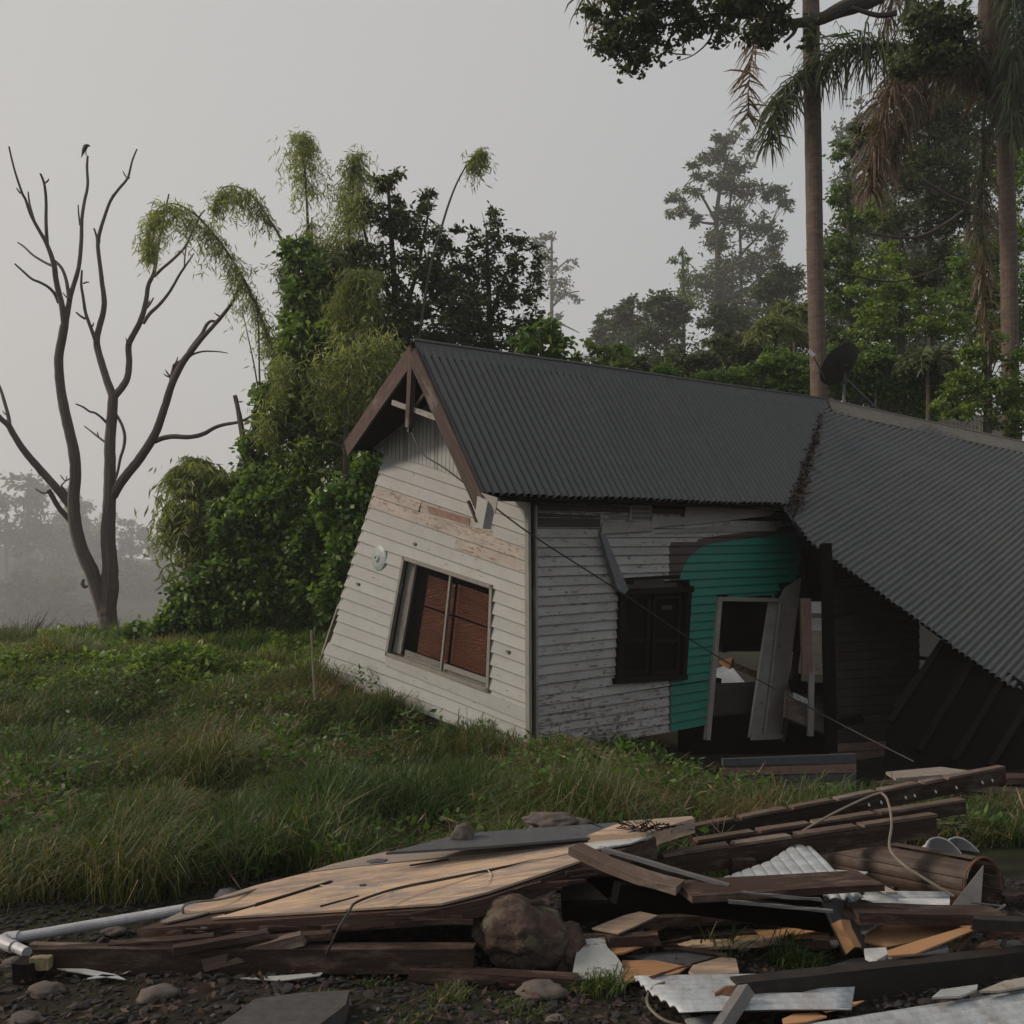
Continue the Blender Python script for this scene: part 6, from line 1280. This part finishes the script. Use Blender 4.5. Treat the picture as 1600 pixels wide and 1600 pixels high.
# corrugated white pieces
c1 = pl3(W(1120, 1376, 4.6), W(1310, 1372, 4.6), W(1240, 1320, 4.95))
corr(None, 'white_corrugated_sheet', c1, [c1.hit(1118, 1376), c1.hit(1200, 1346), c1.hit(1242, 1318), c1.hit(1268, 1322), c1.hit(1318, 1374)], c1.hit(1240, 1320)-c1.hit(1285, 1372), pitch=.06, amp=.004, prf=.25, per=99, mat=M['sheet'], label='fan of pale ribbed sheet between the notched beams and the tank', cat='sheet', thick=True, segl=.08)
c2 = pl3(W(1290, 1408, 4.3), W(1348, 1404, 4.3), W(1320, 1386, 4.4))
corr(None, 'white_corrugated_sheet', c2, [c2.hit(1286, 1400), c2.hit(1316, 1384), c2.hit(1352, 1402), c2.hit(1330, 1412)], c2.hit(1320, 1386)-c2.hit(1336, 1408), pitch=.05, amp=.008, per=99, mat=M['sheet'], label='small ribbed white scrap beside the grey channel', cat='sheet', thick=True, segl=.05)
c3 = hpl(1345, 1402, .18, 0, .12)
corr(None, 'white_corrugated_sheet', c3, [c3.hit(1345, 1406), c3.hit(1352, 1393), c3.hit(1484, 1395), c3.hit(1484, 1414), c3.hit(1440, 1419)], c3.hit(1484, 1400)-c3.hit(1345, 1399), pitch=.045, amp=.007, per=99, mat=M['sheet'], label='flattened white ribbed sheet in front of the tank', cat='sheet', thick=True, segl=.1)
sheet('white_board', [(1404, 1404), (1484, 1404), (1484, 1417), (1470, 1419), (1404, 1418)], hpl(1404, 1410, .215), .02, M['plastic'], 'speckled white board end in front of the tank', 'board')
beam('plank', W(1330, 1427, 4.1), W(1560, 1432, 4.2), .14, .05, M['redwood'], 'reddish plank below the flattened white sheet', 'plank')
sheet('board', [(1345, 1372), (1372, 1378), (1402, 1394), (1385, 1394), (1350, 1380)], hpl(1350, 1380, .22), .01, M['creamworn'], 'narrow tan board between the flashing and the tank', 'board')
# grey channel leaning forward
ch = thing('grey_channel', G(1340, 1500), 'grey metal channel leaning in the rubble with a chunk of tan wood in it', 'channel')
a0, a1, a2, a3 = G(1284, 1412, .24), G(1322, 1406, .26), G(1356, 1478, .10), G(1320, 1494, .06); cn = (a1-a0).cross(a3-a0).normalized(); cn = cn if cn.z > 0 else -cn
mb = MB(); mb.slab([a0, a1, a2, a3], .004, cn); mb.build('web', M['greysteel'], ch)
for p, q in ((a0, a3), (a1, a2)): mb = MB(); mb.bar(p+cn*.02, q+cn*.02, .006, .045, up=cn, seg=4, jit=.001); mb.build('flange', M['greysteel'], ch)
beam('wood_chunk', G(1312, 1440, .22), G(1334, 1484, .12), .055, .05, M['orange'], 'chunk of tan split wood lying in the grey channel', 'wood', seg=3, jit=.004)
beam('wood_chunk', G(1322, 1486, .08), G(1340, 1500, .03), .07, .07, M['dark'], 'dark knot of wood at the foot of the channel', 'wood', seg=3, jit=.006)
# orange boards
o1 = hpl(1352, 1430, .17, .01, .15)
sheet('orange_board', [(1350, 1470), (1356, 1452), (1376, 1438), (1410, 1432), (1478, 1428), (1500, 1443), (1515, 1446), (1478, 1461), (1386, 1479)], o1, .008, M['orange'], 'large orange-tan fibre board right of the grey channel', 'board')
sheet('orange_board', [(1386, 1485), (1432, 1470), (1500, 1450), (1526, 1451), (1480, 1470), (1430, 1490), (1388, 1493)], hpl(1386, 1485, .16, .02, .1), .008, M['orange'], 'long folded orange strip along the front of the fibre board', 'board')
sheet('orange_board', [(1490, 1436), (1526, 1428), (1520, 1450), (1498, 1446)], hpl(1490, 1436, .19), .008, M['orange'], 'small orange corner piece next to the dark steel plate', 'board')
sheet('white_board', [(1342, 1440), (1386, 1432), (1424, 1426), (1424, 1432), (1380, 1438), (1352, 1456), (1346, 1456)], hpl(1346, 1446, .175), .01, M['white'], 'pale board edge behind the fibre board', 'board')
sheet('white_board', [(1350, 1482), (1384, 1480), (1388, 1490), (1370, 1500), (1352, 1492)], hpl(1352, 1490, .14), .02, M['plastic'], 'small square white board piece at the foot of the channel', 'board')
sheet('white_board', [(1388, 1492), (1480, 1476), (1482, 1481), (1400, 1498), (1388, 1497)], hpl(1388, 1495, .14), .02, M['white'], 'thin pale batten under the orange strip', 'batten')
sheet('orange_board', [(1394, 1500), (1420, 1494), (1452, 1496), (1430, 1502)], hpl(1394, 1500, .08), .008, M['orange'], 'orange sliver just behind the big steel beam', 'board')
sheet('white_board', [(1372, 1502), (1400, 1500), (1408, 1504), (1376, 1508)], hpl(1372, 1505, .1), .008, M['plastic'], 'white sliver behind the steel beam', 'board')
sheet('slate_piece', [(1270, 1518), (1330, 1498), (1352, 1496), (1374, 1506), (1290, 1528)], hpl(1290, 1520, .07), .01, M['slate'], 'grey sheet corner behind the steel beam near the grass tuft', 'sheet')
sheet('blue_grey_board', [(1538, 1478), (1560, 1468), (1590, 1470), (1605, 1478), (1605, 1486), (1545, 1490)], hpl(1540, 1482, .08), .01, M['greysteel'], 'blue-grey board piece at the right edge behind the steel beam', 'board')
beam('leaning_stick', W(1566, 1482, 4.1), W(1572, 1460, 4.2), .018, .018, M['beamtop'], 'short stick standing by the blue-grey board', 'stick')
beam('leaning_stick', W(1520, 1452, 4.1), W(1494, 1488, 4.0), .03, .02, M['beamtop'], 'brown lath slanting down from the orange strip', 'lath')
sp_ = pl3(W(1519, 1436, 3.9), W(1605, 1440, 3.9), W(1520, 1426, 4.2))
sheet('steel_plate', [(1519, 1436), (1524, 1428), (1606, 1432), (1606, 1440)], sp_, .02, M['steel'], 'dark steel section entering at the right edge', 'steel section')
beam('steel_flange', W(1521, 1444, 3.9), W(1610, 1448, 3.9), .012, .045, M['steel'], 'front flange of the dark steel section at the right edge', 'steel section')
# tan boards in the middle
sheet('tan_board', [(925, 1450), (975, 1430), (1000, 1424), (1028, 1430), (990, 1448), (966, 1458)], hpl(930, 1452, .15, 0, .1), .008, M['ply'], 'tan board fragment in the gap above the red block', 'board')
beam('red_block', G(948, 1470, .11), G(1028, 1466, .11), .06, .045, M['redwood'], 'short red-brown timber above the white shard', 'timber')
beam('red_block', G(905, 1464, .12), G(950, 1462, .12), .03, .02, M['beamtop'], 'thin lath between the boulder and the red timber', 'lath')
sheet('tan_board', [(955, 1482), (1005, 1472), (1008, 1476), (975, 1488), (958, 1490)], hpl(955, 1485, .09), .008, M['orange'], 'thin orange strip right of the white shard', 'board')
sheet('tan_board', [(975, 1534), (972, 1500), (1020, 1500), (1065, 1508), (1080, 1506), (1060, 1520), (1005, 1530)], hpl(975, 1520, .05, 0, .05), .008, M['orange'], 'orange fibre board lying in front of the white shard', 'board')
sheet('tan_board', [(1082, 1508), (1132, 1494), (1150, 1498), (1155, 1520), (1088, 1524), (1076, 1518)], hpl(1082, 1510, .06), .008, M['ply'], 'folded tan board right of the orange one', 'board')
sheet('grey_film', [(980, 1494), (1060, 1484), (1120, 1494), (1078, 1506), (1020, 1502)], hpl(980, 1496, .055), .004, M['slate'], 'dull grey film sheet lying among the tan boards', 'sheet')
beam('lath', G(960, 1486, .07), G(1080, 1466, .10), .02, .012, M['redwood'], 'reddish lath crossing above the grey film', 'lath')
beam('lath', G(1030, 1476, .07), G(1135, 1492, .07), .02, .012, M['redwood'], 'reddish lath edging the grey film on the right', 'lath')
beam('lath', G(1015, 1527, .08), G(1075, 1508, .10), .010, .008, M['rust'], 'thin rusty rod on the orange board', 'rod')
for k, (x, y, x2, y2, mt, lab) in enumerate(((1040, 1462, 1180, 1456, 'redwood', 'flat dim board at the back of the tan pile'), (1060, 1478, 1230, 1470, 'ply', 'long tan board sloping back at the centre of the rubble'), (1150, 1462, 1290, 1458, 'orange', 'tan board below the metal strips'), (1220, 1454, 1300, 1452, 'white', 'pale batten below the metal strips'), (1180, 1474, 1300, 1478, 'redwood', 'dull board behind the bright grass tuft'), (1250, 1445, 1280, 1447, 'ply', 'small tan offcut below the strips'), (1270, 1470, 1312, 1476, 'creamworn', 'short worn board left of the channel'))):
    beam('board', G(x, y, .06), G(x2, y2, .07), .07+.02*(k % 3), .012, M[mt], lab, 'board', jit=.002)
# white shard
shp = pl3(G(905, 1540, .02), G(978, 1540, .02), W(940, 1466, 4.12))
sheet('white_shard', [(893, 1530), (898, 1500), (906, 1468), (944, 1464), (949, 1480), (962, 1492), (972, 1506), (976, 1522), (972, 1542), (960, 1530), (930, 1530)], shp, .006, M['white'], 'jagged white board shard standing beside the boulder', 'board shard')
# front corrugated sheets
c4 = hpl(990, 1530, .07, .0, -.06)
corr(None, 'pale_corrugated_sheet', c4, [c4.hit(990, 1528), c4.hit(1340, 1516), c4.hit(1330, 1580), c4.hit(1062, 1580), c4.hit(1015, 1552)], c4.hit(1330, 1545)-c4.hit(1000, 1550), pitch=.055, amp=.008, per=99, mat=M['sheet'], label='streaked pale corrugated sheet in front of the orange boards, left end showing', cat='sheet', thick=True, segl=.1)
c5 = hpl(1200, 1595, .05, .06, .02)
corr(None, 'pale_corrugated_sheet', c5, [c5.hit(1215, 1610), c5.hit(1300, 1590), c5.hit(1610, 1545), c5.hit(1700, 1560), c5.hit(1700, 1680), c5.hit(1215, 1680)], c5.hit(1610, 1560)-c5.hit(1250, 1612), pitch=.055, amp=.009, per=99, mat=M['sheet'], label='long pale corrugated sheet along the bottom right corner', cat='sheet', thick=True, segl=.1)
sheet('pale_sheet_end', [(1070, 1592), (1110, 1585), (1126, 1586), (1120, 1605), (1080, 1605)], hpl(1090, 1592, .02), .01, M['sheet'], 'white ribbed scrap at the bottom beside the grey bar', 'sheet')
sheet('orange_board', [(1222, 1592), (1240, 1584), (1276, 1582), (1292, 1588), (1260, 1596), (1224, 1600)], hpl(1222, 1594, .075), .006, M['orange'], 'orange scrap resting on the bottom corrugated sheet', 'board')
sheet('orange_board', [(1278, 1574), (1350, 1563), (1330, 1572), (1290, 1580)], hpl(1278, 1576, .085), .006, M['orange'], 'thin orange sliver just under the steel beam', 'board')
sheet('white_board', [(1456, 1558), (1470, 1546), (1528, 1538), (1526, 1546), (1500, 1556)], hpl(1456, 1556, .13), .008, M['white'], 'broken white board poking out under the steel beam', 'board')
sheet('white_board', [(1530, 1548), (1570, 1532), (1605, 1526), (1605, 1540), (1560, 1548)], hpl(1530, 1548, .14), .008, M['creamworn'], 'pinkish white board at the right edge on the corrugated sheet', 'board')
# the big dark steel channel across the front
sb = thing('steel_beam', G(1380, 1585), 'long dark steel channel beam crossing the bottom right of the rubble', 'steel beam')
a, b_ = W(1150, 1567, 3.62), W(1660, 1508, 3.98); wv = Vector((0, .0, 1))
mb = MB(); mb.bar(a, b_, .012, .135, seg=10, jit=.0012); mb.build('web', M['steel'], sb)
mb = MB(); mb.bar(a+Vector((0, .03, .068)), b_+Vector((0, .03, .068)), .07, .012, seg=10, jit=.001); mb.build('top_flange', M['steel'], sb)
mb = MB(); mb.bar(a+Vector((0, .03, -.068)), b_+Vector((0, .03, -.068)), .07, .012, seg=10, jit=.001); mb.build('bottom_flange', M['steel'], sb)
mb = MB(); e = [W(1114, 1572, 3.6), W(1118, 1554, 3.62), W(1134, 1543, 3.64), W(1152, 1542, 3.64), W(1146, 1556, 3.62), W(1140, 1580, 3.6), W(1128, 1586, 3.6)]; mb.slab(e, .02, (0, -1, .1)); mb.build('bent_end', M['rust'], sb)
gb = thing('grey_bar', G(1150, 1600), 'grey square steel bar leaning against the front of the steel beam', 'bar')
mb = MB(); mb.bar(W(1124, 1612, 3.42), W(1166, 1546, 3.56), .045, .05, up=(0, -1, 0), seg=3, jit=.0008); mb.build('bar', M['greysteel'], gb)
for k, (x0, y0, z0, x1, y1, z1, w, h, mt, lab) in enumerate((
  (930, 1400, .12, 1120, 1372, .22, .06, .025, 'redwood', 'dim red-brown lath below the jutting dark plank'), (905, 1420, .05, 1075, 1405, .10, .05, .04, 'dark', 'dark stick low in the gap beside the boulder'),
  (1090, 1432, .06, 1240, 1420, .12, .07, .02, 'beamtop', 'weathered board flat in the gap under the metal strips'), (1180, 1440, .05, 1290, 1446, .08, .04, .02, 'greysteel', 'thin grey metal strap by the channel foot'),
  (1200, 1462, .03, 1300, 1446, .10, .03, .02, 'rust', 'rusty flat bar left of the channel'), (1100, 1468, .03, 1165, 1482, .05, .05, .015, 'plypale', 'bleached board scrap left of the grass tuft'),
  (1300, 1508, .04, 1480, 1498, .08, .05, .03, 'dark', 'dark batten just behind the steel beam'), (1420, 1500, .05, 1560, 1478, .14, .05, .03, 'redwood', 'red-brown batten right of the orange strip'),
  (1480, 1500, .03, 1600, 1492, .05, .06, .02, 'plypale', 'bleached plank behind the right end of the steel beam'), (1540, 1462, .12, 1610, 1456, .13, .04, .02, 'rust', 'rusty strap under the dark steel section'),
  (1560, 1400, .04, 1620, 1395, .05, .08, .02, 'redwood', 'broken plank on the ground right of the tank'), (1250, 1396, .12, 1345, 1388, .16, .04, .015, 'sheet', 'narrow pale metal strip in front of the white ribbed scrap'),
  (1410, 1424, .15, 1500, 1422, .16, .03, .012, 'sheet', 'bent white metal strip in front of the reddish plank'), (1020, 1452, .06, 1060, 1438, .12, .05, .015, 'orange', 'small tan splinter of fibre board above the red timber'),
  (690, 1525, .02, 780, 1540, .02, .04, .02, 'dark', 'rotten stick on the gravel below the long beam'), (1060, 1410, .16, 1230, 1392, .2, .05, .03, 'dark', 'dark lath right under the red-brown plank'))):
    beam('board_scrap', G(x0, y0, z0), G(x1, y1, z1), w, h, M[mt], lab, 'scrap', jit=.004, cut=.02)
# scraps all over the dark gap
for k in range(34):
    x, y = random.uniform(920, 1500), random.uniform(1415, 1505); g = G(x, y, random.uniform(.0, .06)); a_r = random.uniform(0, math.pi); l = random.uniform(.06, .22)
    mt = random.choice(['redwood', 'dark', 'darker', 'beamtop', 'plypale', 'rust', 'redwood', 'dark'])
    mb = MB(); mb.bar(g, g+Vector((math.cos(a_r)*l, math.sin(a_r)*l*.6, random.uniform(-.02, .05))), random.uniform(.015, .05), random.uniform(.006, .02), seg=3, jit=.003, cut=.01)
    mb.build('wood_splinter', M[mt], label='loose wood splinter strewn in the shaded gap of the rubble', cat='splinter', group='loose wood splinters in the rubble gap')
# grey leaning rag in the grass and stake
mb = MB(); a = G(352, 1425)
mb.tube([G(356, 1402), G(352, 1402, .08), G(362, 1402, .14)], [.07, .05, .008], 7, wob=.25); mb.build('rag_lump', M['slate'], label='grey crumpled rag standing in the grass behind the panel tip', cat='rag')
mb = MB(); mb.bar(G(372, 1345), G(372, 1345)+Vector((.14, .1, .26)), .07, .006, up=(0, -1, 0), seg=4, jit=.008); mb.build('faded_stake', M['plypale'], label='faint weathered strip leaning in the long grass', cat='strip')
tubeobj('cane', [G(492, 1095, .45), W(486, 985, 12.0)], .012, M['deadbark'], 5, label='thin grey stake standing by the far corner of the leaning wall', cat='stake')
# gravel
nst = 9500; bm = bmesh.new(); bmesh.ops.create_icosphere(bm, subdivisions=1, radius=1); base = np.array([v.co[:] for v in bm.verts]); bf = np.array([[v.index for v in f.verts] for f in bm.faces]); bm.free()
X = RNG.uniform(-2.7, 3.0, nst); Y_ = 3.2+2.3*RNG.random(nst)**1.1; Vs = []; Fs = []; Ts = []
for i in range(nst):
    r = min(.035, .006+.008*abs(RNG.normal())+(.010 if RNG.random() < .02 else 0)); rot = Matrix.Rotation(RNG.uniform(0, 6.28), 3, 'Z') @ Matrix.Rotation(RNG.normal()*.4, 3, 'X')
    vv_ = base*(r*RNG.uniform(.7, 1.3, (1, 3))*[1.3, 1, .6])*(1+RNG.normal(0, .16, (len(base), 1))); vv_ = vv_ @ np.array(rot).T
    Vs.append(vv_+[X[i], Y_[i], ground_h(X[i], Y_[i])+r*.2]); Fs.append(bf+i*len(base))
link('gravel', npmesh('gravel', np.concatenate(Vs), np.concatenate(Fs), M['gravel']), label='loose dark gravel along the bottom left foreground', cat='gravel', kind='stuff')

# dead leaves and crumbs of bark over the rubble and gravel
n_ = 4200; X = RNG.uniform(-2.4, 2.9, n_); Y_ = RNG.uniform(3.4, 5.2, n_); k = ~((X < .2) & (Y_ > 4.2)); X, Y_ = X[k], Y_[k]; n_ = len(X)
P_ = np.stack([X, Y_, np.array([ground_h(a, b_) for a, b_ in zip(X, Y_)])+.012+RNG.random(n_)*.02], 1); A = unit(RNG.normal(size=(n_, 3))*[1, 1, .3]); S = unit(np.cross(A, np.array([0, 0, 1.])+RNG.normal(size=(n_, 3))*.5))
V, Fc = leafV(P_, A, S, RNG.uniform(.015, .06, n_), RNG.uniform(.008, .025, n_))
link('fallen_leaves', npmesh('fallen_leaves', V, Fc, M['litter'], RNG.random(n_)), label='fallen brown leaves strewn over the gravel and rubble', cat='leaf litter', kind='stuff')
